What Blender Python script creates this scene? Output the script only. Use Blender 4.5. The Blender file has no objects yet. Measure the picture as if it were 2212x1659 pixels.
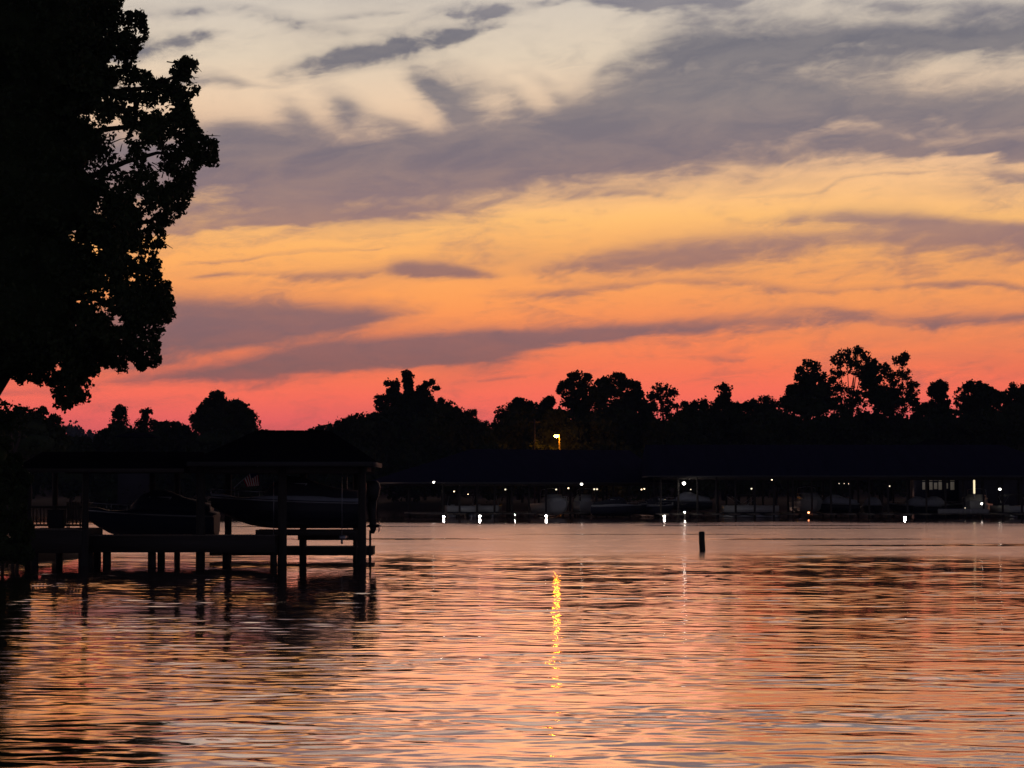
import bpy, math, random
import numpy as np
from mathutils import Vector, Matrix
R = math.radians
rnd = random.Random(7)
rng = np.random.default_rng(11)
sc = bpy.context.scene
col = sc.collection

# ---------------------------------------------------------------- camera
F = 4920.0            # focal length in units of a 2212-wide frame
HZ = 1060.0           # eye level in that frame
CH = 3.0              # eye height above the lake
PITCH = math.atan((HZ - 829.5) / F)
cam_d = bpy.data.cameras.new('camera')
cam = bpy.data.objects.new('camera', cam_d)
col.objects.link(cam)
cam_d.sensor_width = 36
cam_d.lens = 36 * F / 2212
cam_d.clip_end = 9000
cam.location = (0, 0, CH)
cam.rotation_euler = (R(90) + PITCH, 0, 0)
sc.camera = cam
_cp, _sp = math.cos(PITCH), math.sin(PITCH)

def ray(px, py):
    cx, cy = (px - 1106) / F, (829.5 - py) / F
    return Vector((cx, _cp - _sp * cy, _sp + _cp * cy))

def at(px, py, D):
    d = ray(px, py)
    return Vector((0, 0, CH)) + d * (D / d.y)

def xat(px, D):
    return (px - 1106) / F * D

def zat(py, D):
    return at(1106, py, D).z

# ---------------------------------------------------------------- mesh builder
class MB:
    def __init__(self):
        self.v = []; self.f = []; self.m = []; self.n = 0
        self.bulk = []          # (verts Nx3, quads Mx4)
        self.mi = 0
    def add(self, vs, fs):
        b = self.n
        self.v.extend([tuple(x) for x in vs])
        for f in fs:
            self.f.append([b + i for i in f]); self.m.append(self.mi)
        self.n += len(vs)
        return self
    def box(self, c, s, rot=None, bev=0.0):
        x, y, z = s[0] / 2, s[1] / 2, s[2] / 2
        if bev > 0:
            b = min(bev, x * .49, y * .49, z * .49)
            vs = []
            for sx in (-1, 1):
                for sy in (-1, 1):
                    for sz in (-1, 1):
                        vs += [(sx * x, sy * (y - b), sz * (z - b)), (sx * (x - b), sy * y, sz * (z - b)), (sx * (x - b), sy * (y - b), sz * z)]
            import bmesh
            bm = bmesh.new()
            for v in vs: bm.verts.new(v)
            bmesh.ops.convex_hull(bm, input=bm.verts)
            bm.verts.index_update()
            V = [v.co.copy() for v in bm.verts]; Fs = [[v.index for v in f.verts] for f in bm.faces]
            bm.free()
        else:
            V = [Vector((sx * x, sy * y, sz * z)) for sx in (-1, 1) for sy in (-1, 1) for sz in (-1, 1)]
            Fs = [(0, 1, 3, 2), (4, 6, 7, 5), (0, 4, 5, 1), (2, 3, 7, 6), (0, 2, 6, 4), (1, 5, 7, 3)]
        M = rot if rot is not None else Matrix.Identity(3)
        c = Vector(c)
        return self.add([M @ v + c for v in V], Fs)
    def bar(self, a, b, w, h):
        a, b = Vector(a), Vector(b); d = b - a
        q = d.to_track_quat('X', 'Z').to_matrix()
        return self.box((a + b) / 2, (d.length, w, h), q)
    def tube(self, pts, rad, n=8, cap=True):
        pts = [Vector(p) for p in pts]
        if not isinstance(rad, (list, tuple)): rad = [rad] * len(pts)
        vs, fs = [], []
        up = Vector((0.123, 0.31, 0.94)).normalized()
        for i, p in enumerate(pts):
            t = (pts[min(i + 1, len(pts) - 1)] - pts[max(i - 1, 0)]).normalized()
            u = t.cross(up)
            if u.length < 1e-3: u = t.cross(Vector((1, 0, 0)))
            u.normalize(); w = t.cross(u)
            for k in range(n):
                a = 2 * math.pi * k / n
                vs.append(p + (u * math.cos(a) + w * math.sin(a)) * rad[i])
        for i in range(len(pts) - 1):
            for k in range(n):
                k2 = (k + 1) % n
                fs.append((i * n + k, i * n + k2, (i + 1) * n + k2, (i + 1) * n + k))
        if cap:
            fs.append(tuple(range(n))[::-1]); fs.append(tuple(range((len(pts) - 1) * n, len(pts) * n)))
        return self.add(vs, fs)
    def lathe(self, prof, c, n=14):
        c = Vector(c)
        vs = [c + Vector((r * math.cos(2 * math.pi * k / n), r * math.sin(2 * math.pi * k / n), z)) for r, z in prof for k in range(n)]
        fs = [(i * n + k, i * n + (k + 1) % n, (i + 1) * n + (k + 1) % n, (i + 1) * n + k) for i in range(len(prof) - 1) for k in range(n)]
        return self.add(vs, fs)
    def ball(self, c, r, n=10, m=7, sc3=(1, 1, 1), noise=0.0):
        c = Vector(c)
        vs = [c + Vector((0, 0, r * sc3[2]))]
        for i in range(1, m):
            t = math.pi * i / m
            for k in range(n):
                a = 2 * math.pi * k / n
                q = 1 + (rnd.random() - .5) * noise
                vs.append(c + Vector((r * sc3[0] * math.sin(t) * math.cos(a) * q, r * sc3[1] * math.sin(t) * math.sin(a) * q, r * sc3[2] * math.cos(t) * q)))
        vs.append(c - Vector((0, 0, r * sc3[2])))
        fs = [(0, 1 + k, 1 + (k + 1) % n) for k in range(n)]
        for i in range(m - 2):
            for k in range(n):
                a = 1 + i * n + k; b = 1 + i * n + (k + 1) % n
                fs.append((a, a + n, b + n, b))
        L = len(vs) - 1; o = 1 + (m - 2) * n
        fs += [(o + (k + 1) % n, o + k, L) for k in range(n)]
        return self.add(vs, fs)
    def loft(self, secs, closed=False, caps=True):
        n = len(secs[0]); vs = [p for s in secs for p in s]; fs = []
        for i in range(len(secs) - 1):
            for k in range(n if closed else n - 1):
                k2 = (k + 1) % n
                fs.append((i * n + k, i * n + k2, (i + 1) * n + k2, (i + 1) * n + k))
        if caps:
            fs.append(tuple(range(n))[::-1]); fs.append(tuple(range((len(secs) - 1) * n, len(secs) * n)))
        return self.add(vs, fs)
    def leaves(self, P, size, aspect=0.6):
        P = np.asarray(P, float); n = len(P)
        if n == 0: return self
        a = rng.normal(size=(n, 3)); a /= np.linalg.norm(a, axis=1)[:, None]
        b = rng.normal(size=(n, 3)); b -= a * (a * b).sum(1)[:, None]; b /= np.linalg.norm(b, axis=1)[:, None]
        nn = np.cross(a, b)
        s = (size * rng.uniform(.45, 1.5, n))[:, None]
        V = np.stack([P - a * s * .5, P + b * s * aspect * .5 + nn * s * .08, P + a * s * .55, P - b * s * aspect * .5 + nn * s * .08], 1).reshape(-1, 3)
        Q = np.arange(4 * n).reshape(n, 4)
        self.bulk.append((V, Q))
        return self
    def build(self, name, mats, parent=None, smooth=False):
        me = bpy.data.meshes.new(name)
        if not isinstance(mats, (list, tuple)): mats = [mats]
        V = np.array(self.v, float).reshape(-1, 3)
        loops = [i for f in self.f for i in f]
        tot = [len(f) for f in self.f]
        off = len(V)
        LV = [np.array(loops, np.int32)]; LT = [np.array(tot, np.int32)]; VV = [V]; MI = [np.array(self.m, np.int32)]
        for bv, bq in self.bulk:
            VV.append(bv); LV.append((bq + off).astype(np.int32).ravel()); LT.append(np.full(len(bq), 4, np.int32)); MI.append(np.zeros(len(bq), np.int32)); off += len(bv)
        V = np.concatenate(VV); LV = np.concatenate(LV); LT = np.concatenate(LT); MI = np.concatenate(MI)
        me.vertices.add(len(V)); me.vertices.foreach_set('co', V.astype(np.float32).ravel())
        me.loops.add(len(LV)); me.loops.foreach_set('vertex_index', LV)
        me.polygons.add(len(LT)); ls = np.zeros(len(LT), np.int32); ls[1:] = np.cumsum(LT)[:-1]
        me.polygons.foreach_set('loop_start', ls)
        me.polygons.foreach_set('loop_total', LT)
        me.polygons.foreach_set('material_index', MI)
        for m in mats: me.materials.append(m)
        if smooth: me.polygons.foreach_set('use_smooth', np.ones(len(LT), bool))
        me.update(calc_edges=True); me.validate()
        o = bpy.data.objects.new(name, me); col.objects.link(o)
        if parent is not None: o.parent = parent
        return o

def empty(name, loc, label, cat, group=None, rz=0.0):
    o = bpy.data.objects.new(name, None); col.objects.link(o)
    o.location = loc; o.rotation_euler = (0, 0, rz)
    return tag(o, label, cat, group)

def tag(o, label, cat, group=None, kind=None):
    if label: o['label'] = label
    if cat: o['category'] = cat
    if group: o['group'] = group
    if kind: o['kind'] = kind
    return o

def struct(o, kind='structure'):
    o['kind'] = kind
    return o

def kids(o):
    return [c for c in bpy.data.objects if c.parent == o]

def dup(o, loc=None, rz=None, label=None, group=None, parent=None):
    c = o.copy(); col.objects.link(c)
    if parent is not None: c.parent = parent
    for ch in kids(o): dup(ch, parent=c)
    if loc is not None: c.location = loc
    if rz is not None: c.rotation_euler = (0, 0, rz)
    if label: c['label'] = label
    if group: c['group'] = group
    return c

# ---------------------------------------------------------------- materials
def mat(name, rgb, rough=0.7, var=0.25, scale=3.0, metal=0.0, spec=0.3, stretch=(1, 1, 1), trans=0.0, bump=0.0):
    m = bpy.data.materials.new(name); m.use_nodes = True
    nt = m.node_tree; b = nt.nodes['Principled BSDF']
    tc = nt.nodes.new('ShaderNodeTexCoord'); mp = nt.nodes.new('ShaderNodeMapping'); mp.inputs['Scale'].default_value = stretch
    nz = nt.nodes.new('ShaderNodeTexNoise'); nz.inputs['Scale'].default_value = scale; nz.inputs['Detail'].default_value = 4
    mx = nt.nodes.new('ShaderNodeMix'); mx.data_type = 'RGBA'
    lo = [max(0, c * (1 - var)) for c in rgb]; hi = [min(1, c * (1 + var)) for c in rgb]
    mx.inputs[6].default_value = (*lo, 1); mx.inputs[7].default_value = (*hi, 1)
    L = nt.links.new
    L(tc.outputs['Object'], mp.inputs['Vector']); L(mp.outputs['Vector'], nz.inputs['Vector']); L(nz.outputs['Fac'], mx.inputs[0])
    L(mx.outputs[2], b.inputs['Base Color'])
    b.inputs['Roughness'].default_value = rough; b.inputs['Metallic'].default_value = metal
    b.inputs['Specular IOR Level'].default_value = spec
    if bump:
        bp = nt.nodes.new('ShaderNodeBump'); bp.inputs['Strength'].default_value = bump; bp.inputs['Distance'].default_value = .02
        L(nz.outputs['Fac'], bp.inputs['Height']); L(bp.outputs['Normal'], b.inputs['Normal'])
    if trans:
        ms = nt.nodes.new('ShaderNodeMixShader'); tr = nt.nodes.new('ShaderNodeBsdfTranslucent')
        L(mx.outputs[2], tr.inputs['Color']); ms.inputs[0].default_value = trans
        L(b.outputs[0], ms.inputs[1]); L(tr.outputs[0], ms.inputs[2]); L(ms.outputs[0], nt.nodes['Material Output'].inputs['Surface'])
    return m

def emit(name, rgb, strength):
    m = bpy.data.materials.new(name); m.use_nodes = True
    b = m.node_tree.nodes['Principled BSDF']
    b.inputs['Base Color'].default_value = (*rgb, 1)
    b.inputs['Emission Color'].default_value = (*rgb, 1); b.inputs['Emission Strength'].default_value = strength
    return m

M = {
    'leaf': mat('oak_leaf', (.045, .062, .022), .75, .4, 1.5, spec=.15),
    'leaf2': mat('bank_leaf', (.04, .055, .022), .8, .4, .4, spec=.1),
    'leaf3': mat('pale_leaf', (.07, .085, .04), .8, .35, .4, spec=.1),
    'bark': mat('bark', (.09, .07, .055), .9, .35, 6, stretch=(1, 1, .2), bump=.5),
    'wood': mat('weathered_wood', (.07, .058, .05), .8, .35, 4, stretch=(.2, 3, 3), bump=.3),
    'plank': mat('deck_plank', (.2, .17, .14), .75, .35, 3, stretch=(6, .3, 3), bump=.3),
    'pile': mat('timber_pile', (.05, .043, .038), .85, .4, 5, stretch=(2, 2, .3), bump=.4),
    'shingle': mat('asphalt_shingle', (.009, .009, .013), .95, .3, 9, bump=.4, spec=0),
    'metalroof': mat('sheet_metal_roof', (.024, .025, .05), .9, .2, .6, stretch=(3, .2, 1), spec=0),
    'fascia': mat('painted_fascia', (.06, .058, .06), .6, .2, 1.5),
    'hullwhite': mat('white_gelcoat', (.55, .55, .55), .25, .06, 1.0, spec=.5),
    'hulldark': mat('navy_gelcoat', (.014, .017, .028), .3, .15, 1.0, spec=.5),
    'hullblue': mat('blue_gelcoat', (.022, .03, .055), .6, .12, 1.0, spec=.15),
    'canvas': mat('dark_canvas', (.035, .035, .045), .85, .25, 2),
    'canvasgrey': mat('grey_canvas', (.42, .44, .52), .8, .2, 2),
    'vinyl': mat('pale_vinyl', (.36, .355, .35), .5, .12, 2),
    'metal': mat('galvanised_metal', (.4, .4, .42), .35, .15, 5, metal=.9),
    'black': mat('black_plastic', (.02, .02, .022), .35, .2, 4),
    'glass': mat('tinted_glass', (.03, .035, .04), .08, .1, 2, spec=.6),
    'soil': mat('bank_soil', (.011, .011, .008), .95, .4, .8, bump=.5),
    'dimwall': mat('grey_siding', (.055, .05, .052), .85, .15, 1.5, stretch=(.2, .2, 6)),
    'wall': mat('lap_siding', (.4, .36, .34), .8, .15, 1.5, stretch=(.2, .2, 6)),
    'flagred': mat('flag_red', (.4, .03, .04), .8, .1, 4, trans=.5),
    'flagwhite': mat('flag_white', (.88, .86, .84), .8, .05, 4, trans=.4),
    'flagblue': mat('flag_blue', (.03, .04, .16), .8, .1, 4, trans=.5),
    'concrete': mat('concrete_float', (.3, .29, .27), .85, .2, 2, bump=.2),
    'amber': emit('sodium_lamp', (1, .31, .01), 230),
    'white': emit('white_lamp', (1, .93, .78), 9),
    'warm': emit('warm_lamp', (1, .72, .42), 5),
    'dim': emit('dim_lamp', (1, .85, .6), 1.6),
    'strip': emit('strip_glow', (1, .82, .5), 1.2),
    'eave': emit('eave_lamp', (1, .95, .85), 20),
    'low': emit('pier_lamp', (1, .95, .85), 80),
    'orange': emit('orange_lamp', (1, .3, .12), 8),
    'litwin': emit('lit_window', (1, .86, .62), .04),
}

exec_parts = []
# ---------------------------------------------------------------- sky (world)
def build_world():
    w = bpy.data.worlds.new('World'); sc.world = w; w.use_nodes = True
    nt = w.node_tree; N = nt.nodes; L = nt.links.new
    bg = N['Background']
    AZ, EL = .36, .36                       # half azimuth range, elevation range of the curves
    def val(x):
        return x
    def math_(op, a, b=None, c=None, clamp=False):
        n = N.new('ShaderNodeMath'); n.operation = op; n.use_clamp = clamp
        for i, q in enumerate((a, b, c)):
            if q is None: continue
            if isinstance(q, (int, float)): n.inputs[i].default_value = q
            else: L(q, n.inputs[i])
        return n.outputs[0]
    def smooth(x, a, b, lo=0., hi=1.):
        n = N.new('ShaderNodeMapRange'); n.interpolation_type = 'SMOOTHSTEP'
        L(x, n.inputs[0]); n.inputs[1].default_value = a; n.inputs[2].default_value = b; n.inputs[3].default_value = lo; n.inputs[4].default_value = hi
        return n.outputs[0]
    def comb(x, y, z=0.):
        n = N.new('ShaderNodeCombineXYZ')
        for i, q in enumerate((x, y, z)):
            if isinstance(q, (int, float)): n.inputs[i].default_value = q
            else: L(q, n.inputs[i])
        return n.outputs[0]
    def noise(vec, scale, detail=4, rough=.55, dist=0., lac=2.):
        n = N.new('ShaderNodeTexNoise'); n.noise_dimensions = '2D'
        L(vec, n.inputs['Vector']); n.inputs['Scale'].default_value = scale; n.inputs['Detail'].default_value = detail
        n.inputs['Roughness'].default_value = rough; n.inputs['Distortion'].default_value = dist; n.inputs['Lacunarity'].default_value = lac
        return n.outputs['Fac']
    def mixc(f, a, b, mode='MIX'):
        n = N.new('ShaderNodeMix'); n.data_type = 'RGBA'; n.blend_type = mode
        for i, q in ((0, f), (6, a), (7, b)):
            if isinstance(q, (int, float)): n.inputs[i].default_value = q
            elif isinstance(q, tuple): n.inputs[i].default_value = (*q, 1)
            else: L(q, n.inputs[i])
        return n.outputs[2]
    def s2l(c):
        return tuple(((x / 255) / 12.92 if x < 10.3 else (((x / 255) + .055) / 1.055) ** 2.4) for x in c)
    def skyxy(px, py):
        d = ray(px, py).normalized()
        return math.atan2(d.x, d.y) / (2 * AZ) + .5, math.asin(d.z) / EL
    def ramp(x, stops):
        n = N.new('ShaderNodeValToRGB'); L(x, n.inputs[0]); e = n.color_ramp.elements
        n.color_ramp.interpolation = 'EASE' if False else 'LINEAR'
        while len(e) < len(stops): e.new(.5)
        for k, (p, c) in enumerate(stops):
            e[k].position = p; e[k].color = (*s2l(c), 1)
        return n.outputs[0]

    tc = N.new('ShaderNodeTexCoord')
    sep = N.new('ShaderNodeSeparateXYZ'); L(tc.outputs['Generated'], sep.inputs[0])
    az = math_('ARCTAN2', sep.outputs[0], sep.outputs[1])
    el = math_('ARCSINE', sep.outputs[2])
    X = math_('MULTIPLY_ADD', az, 1 / (2 * AZ), .5)
    Y = math_('DIVIDE', el, EL)
    # cloud space: long soft streaks rising gently to the right
    tilt = .10
    el_t = math_('MULTIPLY_ADD', az, -tilt, el)
    V1 = comb(math_('MULTIPLY', az, 9.), math_('MULTIPLY', el_t, 42.))
    V2 = comb(math_('MULTIPLY', az, 26.), math_('MULTIPLY', el_t, 80.), 3.)
    n1 = noise(V1, 1.0, 5, .55, .4)
    n2 = noise(V2, 1.0, 8, .62, .3)
    V3 = comb(math_('MULTIPLY', az, 5.), math_('MULTIPLY', el_t, 16.), 9.)
    n3 = noise(V3, 1.0, 2, .5)
    Yw = math_('ADD', Y, math_('MULTIPLY', math_('SUBTRACT', n1, .5), .030))
    Yw = math_('ADD', Yw, math_('MULTIPLY', math_('SUBTRACT', n2, .5), .018))

    def band(pts, inner=.25, outer=1.25):
        inner = inner * .2 - .1; outer = 1.62
        """pts: (px, py_centre, half_thickness_px, strength) along the band"""
        c = N.new('ShaderNodeRGBCurve')
        L(X, c.inputs['Color'])
        mp = c.mapping; mp.extend = 'HORIZONTAL'; mp.use_clip = True
        P = []
        for px, py, h, s in pts:
            x, y = skyxy(px, py)
            P.append((x, y, max(h * 1.12, 1.) / F / EL * 10, s))
        for ch in range(3):
            cu = mp.curves[ch]
            cu.points[0].location = (P[0][0], P[0][1 + ch]); cu.points[1].location = (P[-1][0], P[-1][1 + ch])
            for q in P[1:-1]: cu.points.new(q[0], q[1 + ch])
            for p_ in cu.points: p_.handle_type = 'AUTO_CLAMPED'
        mp.update()
        s = N.new('ShaderNodeSeparateColor'); L(c.outputs[0], s.inputs[0])
        d = math_('ABSOLUTE', math_('DIVIDE', math_('SUBTRACT', Yw, s.outputs[0]), math_('MULTIPLY', s.outputs[1], .1)))
        return math_('MULTIPLY', smooth(d, outer, inner), s.outputs[2])

    bands = [
        # the broad grey band crossing the frame
        band([(150, 385, 105, .95), (425, 378, 100, 1.), (715, 374, 90, 1.), (920, 364, 84, 1.), (1110, 336, 82, 1.), (1230, 306, 98, 1.), (1417, 262, 108, 1.), (1623, 240, 110, 1.), (1850, 240, 100, .9), (2050, 250, 96, .82), (2300, 240, 92, .78), (2600, 200, 100, .7)], .35, 1.05),
        # its upper shoulder to the right
        band([(1250, 170, 4, 0), (1380, 128, 50, .5), (1550, 104, 70, .76), (1800, 92, 64, .8), (2000, 84, 58, .8), (2200, 76, 56, .76), (2500, 60, 56, .7)], .2, 1.2),
        band([(1300, 20, 4, 0), (1500, 30, 22, .3), (1750, 12, 18, .42), (2000, 18, 20, .5), (2300, 6, 22, .45)], .1, 1.3),
        # bank low at left
        band([(150, 735, 60, .8), (350, 714, 78, 1.05), (520, 704, 64, 1.), (700, 692, 46, .85), (850, 678, 22, .55), (960, 668, 4, 0)], .3, 1.15),
        # long low band
        band([(150, 850, 12, .35), (300, 828, 16, .55), (480, 812, 26, .9), (760, 768, 40, 1.05), (1000, 745, 36, 1.), (1300, 728, 26, .9), (1560, 710, 20, .7), (1760, 692, 12, .35), (1950, 672, 4, 0)], .2, 1.2),
        # right-hand middle bands
        band([(1040, 600, 3, 0), (1250, 572, 22, .4), (1450, 545, 34, .62), (1700, 528, 30, .6), (1950, 520, 26, .55), (2150, 525, 30, .7), (2400, 520, 30, .7)], .2, 1.3),
        band([(980, 650, 3, 0), (1150, 642, 10, .45), (1330, 630, 14, .6), (1550, 612, 12, .4), (1800, 630, 8, .3), (2100, 615, 8, .5), (2300, 640, 8, .4)], .2, 1.3),
        band([(1640, 478, 3, 0), (1780, 470, 18, .5), (1950, 478, 26, .62), (2150, 500, 20, .5), (2350, 510, 12, .3)], .2, 1.3),
        band([(1500, 700, 3, 0), (1750, 672, 10, .3), (1950, 700, 12, .4), (2180, 690, 14, .45), (2400, 670, 10, .4)], .2, 1.3),
        # broad thin veils
        band([(880, 570, 10, 0), (1150, 575, 50, .28), (1450, 570, 70, .42), (1750, 550, 80, .42), (2100, 540, 80, .5), (2400, 540, 80, .5)], 0, 1.3),
        band([(300, 600, 20, .12), (700, 590, 34, .22), (1000, 600, 30, .12), (1200, 690, 30, .12), (1500, 690, 36, .26), (1900, 690, 50, .36), (2300, 680, 50, .36)], 0, 1.3),
        band([(300, 480, 30, .3), (700, 460, 22, .3), (1100, 440, 20, .25), (1350, 420, 24, .36), (1600, 410, 30, .2), (2000, 400, 30, .22), (2300, 400, 30, .3)], 0, 1.3),
        # dark lens cloud and its tails
        band([(400, 610, 3, 0), (470, 605, 9, .6), (560, 602, 7, .35), (700, 600, 12, .45), (800, 582, 9, .3), (850, 576, 18, .62), (950, 580, 22, .78), (1040, 592, 15, .5), (1110, 600, 3, 0)], .2, 1.2),
        band([(350, 500, 8, .35), (480, 488, 8, .4), (650, 470, 7, .3), (850, 452, 5, .2), (1000, 440, 3, 0)], .2, 1.3),
        band([(380, 568, 2, 0), (500, 562, 5, .4), (640, 545, 5, .3), (800, 535, 3, .3), (850, 530, 2, 0)], .2, 1.3),
        # ragged dark streak at the top
        band([(560, 168, 3, 0), (640, 150, 24, .55), (760, 120, 30, .72), (880, 92, 28, .72), (1000, 66, 18, .62), (1060, 56, 9, .5), (1110, 46, 3, 0)], .1, 1.3),
        band([(960, 22, 3, 0), (1020, 28, 16, .7), (1090, 26, 15, .6), (1180, 14, 12, .4), (1290, 6, 16, .65), (1400, 4, 20, 1.), (1540, 2, 18, .8), (1640, 0, 3, 0)], .1, 1.3),
        band([(150, 130, 20, .4), (300, 112, 26, .7), (400, 88, 20, .62), (490, 74, 8, .2), (560, 70, 3, 0), (720, 32, 6, .2), (800, 24, 8, .35), (900, 20, 2, 0)], .1, 1.4),
        band([(280, 30, 10, .2), (480, 20, 16, .35), (700, 60, 18, .3), (820, 66, 10, .15), (960, 10, 10, .3), (1100, 6, 8, .2)], .1, 1.4),
        band([(300, 190, 14, .5), (450, 172, 16, .5), (560, 186, 8, .3), (660, 190, 2, 0)], .1, 1.4),
        band([(1640, 345, 3, 0), (1850, 310, 18, .5), (2020, 330, 12, .6), (2200, 322, 18, .75), (2400, 325, 18, .75)], .2, 1.3),
        band([(1280, 425, 2, 0), (1350, 418, 12, .35), (1430, 425, 8, .25), (1500, 430, 2, 0), (1760, 422, 6, .35), (1830, 388, 7, .35), (1960, 380, 6, .4), (2080, 372, 2, 0), (2180, 378, 12, .4), (2300, 380, 12, .4)], .1, 1.4),
        band([(1020, 815, 2, 0), (1090, 813, 6, .4), (1180, 808, 3, .1), (1450, 783, 3, .2), (1560, 780, 5, .4), (1640, 775, 2, 0)], .1, 1.4),
    ]
    D = bands[0]
    for b in bands[1:]:
        D = math_('SUBTRACT', math_('ADD', D, b), math_('MULTIPLY', D, b))
    # tufts hanging above the broad band
    def tuft(px, py, rx, ry, ang, s):
        x, y = skyxy(px, py)
        m = N.new('ShaderNodeMapping'); m.vector_type = 'TEXTURE'
        k = 1 / F
        L(comb(az, math_('MULTIPLY', Yw, EL)), m.inputs['Vector'])
        m.inputs['Location'].default_value = ((x - .5) * 2 * AZ, y * EL, 0); m.inputs['Rotation'].default_value = (0, 0, R(ang)); m.inputs['Scale'].default_value = (rx * k, ry * k, 1)
        v = N.new('ShaderNodeVectorMath'); v.operation = 'LENGTH'; L(m.outputs[0], v.inputs[0])
        return smooth(v.outputs['Value'], 1.55, -.1, 0, s)
    for t in ((940, 205, 95, 38, -38, .85), (1010, 205, 110, 60, -30, .55), (745, 240, 72, 42, -34, .68), (640, 255, 70, 32, -34, .5), (1120, 225, 70, 30, -38, .5), (540, 290, 130, 34, -4, .55), (850, 280, 80, 26, -20, .45), (1180, 190, 60, 22, -34, .35)):
        b = tuft(*t)
        D = math_('SUBTRACT', math_('ADD', D, b), math_('MULTIPLY', D, b))
    # clouds above the frame, seen only in the lake
    hi = math_('MULTIPLY', smooth(el, .225, .30), smooth(n3, .42, .66, 0, .5))
    D = math_('MAXIMUM', D, hi)
    # break the edges up
    D = math_('MULTIPLY', D, math_('MULTIPLY_ADD', n3, .5, 1.02))
    amp = math_('MULTIPLY', smooth(D, .0, .5), .80)
    T = math_('MULTIPLY_ADD', math_('SUBTRACT', n2, .48), amp, D)
    T = math_('MULTIPLY_ADD', math_('SUBTRACT', n1, .5), math_('MULTIPLY', amp, .8), T)
    V4 = comb(math_('MULTIPLY', az, 60.), math_('MULTIPLY', el_t, 190.), 5.)
    n4 = noise(V4, 1.0, 5, .65, .6)
    T = math_('MULTIPLY_ADD', math_('SUBTRACT', n4, .5), math_('MULTIPLY', amp, .40), T)
    V5 = comb(math_('MULTIPLY', az, 62.), math_('MULTIPLY', el_t, 105.), 2.)
    n5 = noise(V5, 1.0, 4, .55, .2)
    T = math_('MULTIPLY_ADD', math_('SUBTRACT', n5, .47), math_('MULTIPLY', math_('MULTIPLY', amp, math_('MULTIPLY', smooth(el, .172, .196), smooth(X, .60, .50, .25, 1.))), 2.0), T)
    alpha = math_('MULTIPLY_ADD', T, 1.12, -.06, clamp=True)
    # clear sky behind
    def ry(py): return skyxy(1106, py)[1]
    Yg = math_('ADD', Y, math_('MULTIPLY', math_('SUBTRACT', n3, .5), .03))
    top = [(.0, (206, 88, 100)), (ry(940), (217, 94, 100)), (ry(900), (238, 102, 99)), (ry(850), (255, 112, 92)), (ry(800), (255, 122, 86)), (ry(720), (255, 141, 84)), (ry(640), (255, 160, 88)), (ry(550), (255, 177, 98)), (ry(480), (255, 190, 112)), (ry(400), (253, 196, 136)), (ry(310), (240, 196, 158)), (ry(220), (232, 200, 168)), (ry(120), (221, 202, 178)), (ry(0), (206, 194, 180)), (.68, (255, 196, 162)), (1.0, (250, 168, 136))]
    clear = ramp(Yg, top)
    cl = [(.0, (150, 82, 90)), (ry(880), (158, 90, 92)), (ry(800), (134, 96, 98)), (ry(710), (131, 98, 104)), (ry(600), (146, 106, 104)), (ry(500), (154, 118, 114)), (ry(430), (136, 113, 118)), (ry(340), (118, 106, 116)), (ry(200), (119, 113, 119)), (ry(90), (106, 104, 114)), (ry(0), (126, 122, 130)), (1.0, (176, 122, 114))]
    cloud = ramp(Y, cl)
    # thin veil of streaks
    fib = math_('MULTIPLY', smooth(n2, .44, .72), smooth(n4, .25, .75))
    veil = math_('ADD', smooth(n1, .46, .78, 0, .22), math_('MULTIPLY', fib, smooth(el, .17, .11, .2, .42)))
    clear = mixc(veil, clear, cloud)
    thin = mixc(.42, cloud, clear)
    cloud = mixc(smooth(alpha, .35, .9), thin, cloud)
    cloud = mixc(smooth(n2, .3, .75, 0, .13), cloud, clear)
    c = mixc(alpha, clear, cloud)
    # glow sits in the west: fade round to the dark eastern sky and up to the zenith
    west = smooth(sep.outputs[1], .45, .955)
    up = smooth(el, .25, .44)
    dusk = mixc(up, (.076, .072, .098), (.013, .014, .027))
    c = mixc(math_('MULTIPLY', west, math_('SUBTRACT', 1., up)), dusk, c)
    below = smooth(el, -.06, -.004)
    c = mixc(below, (.01, .009, .01), c)
    # faint physical twilight on top
    st = N.new('ShaderNodeTexSky'); st.sky_type = 'NISHITA'; st.sun_disc = False
    st.sun_elevation = R(-2.0); st.sun_rotation = R(0); st.altitude = 200; st.dust_density = 3
    add = N.new('ShaderNodeMix'); add.data_type = 'RGBA'; add.blend_type = 'ADD'; add.inputs[0].default_value = .05
    L(c, add.inputs[6]); L(st.outputs[0], add.inputs[7])
    L(add.outputs[2], bg.inputs['Color']); bg.inputs['Strength'].default_value = 1.08
    w.cycles.sampling_method = 'MANUAL'; w.cycles.sample_map_resolution = 512

build_world()

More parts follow.
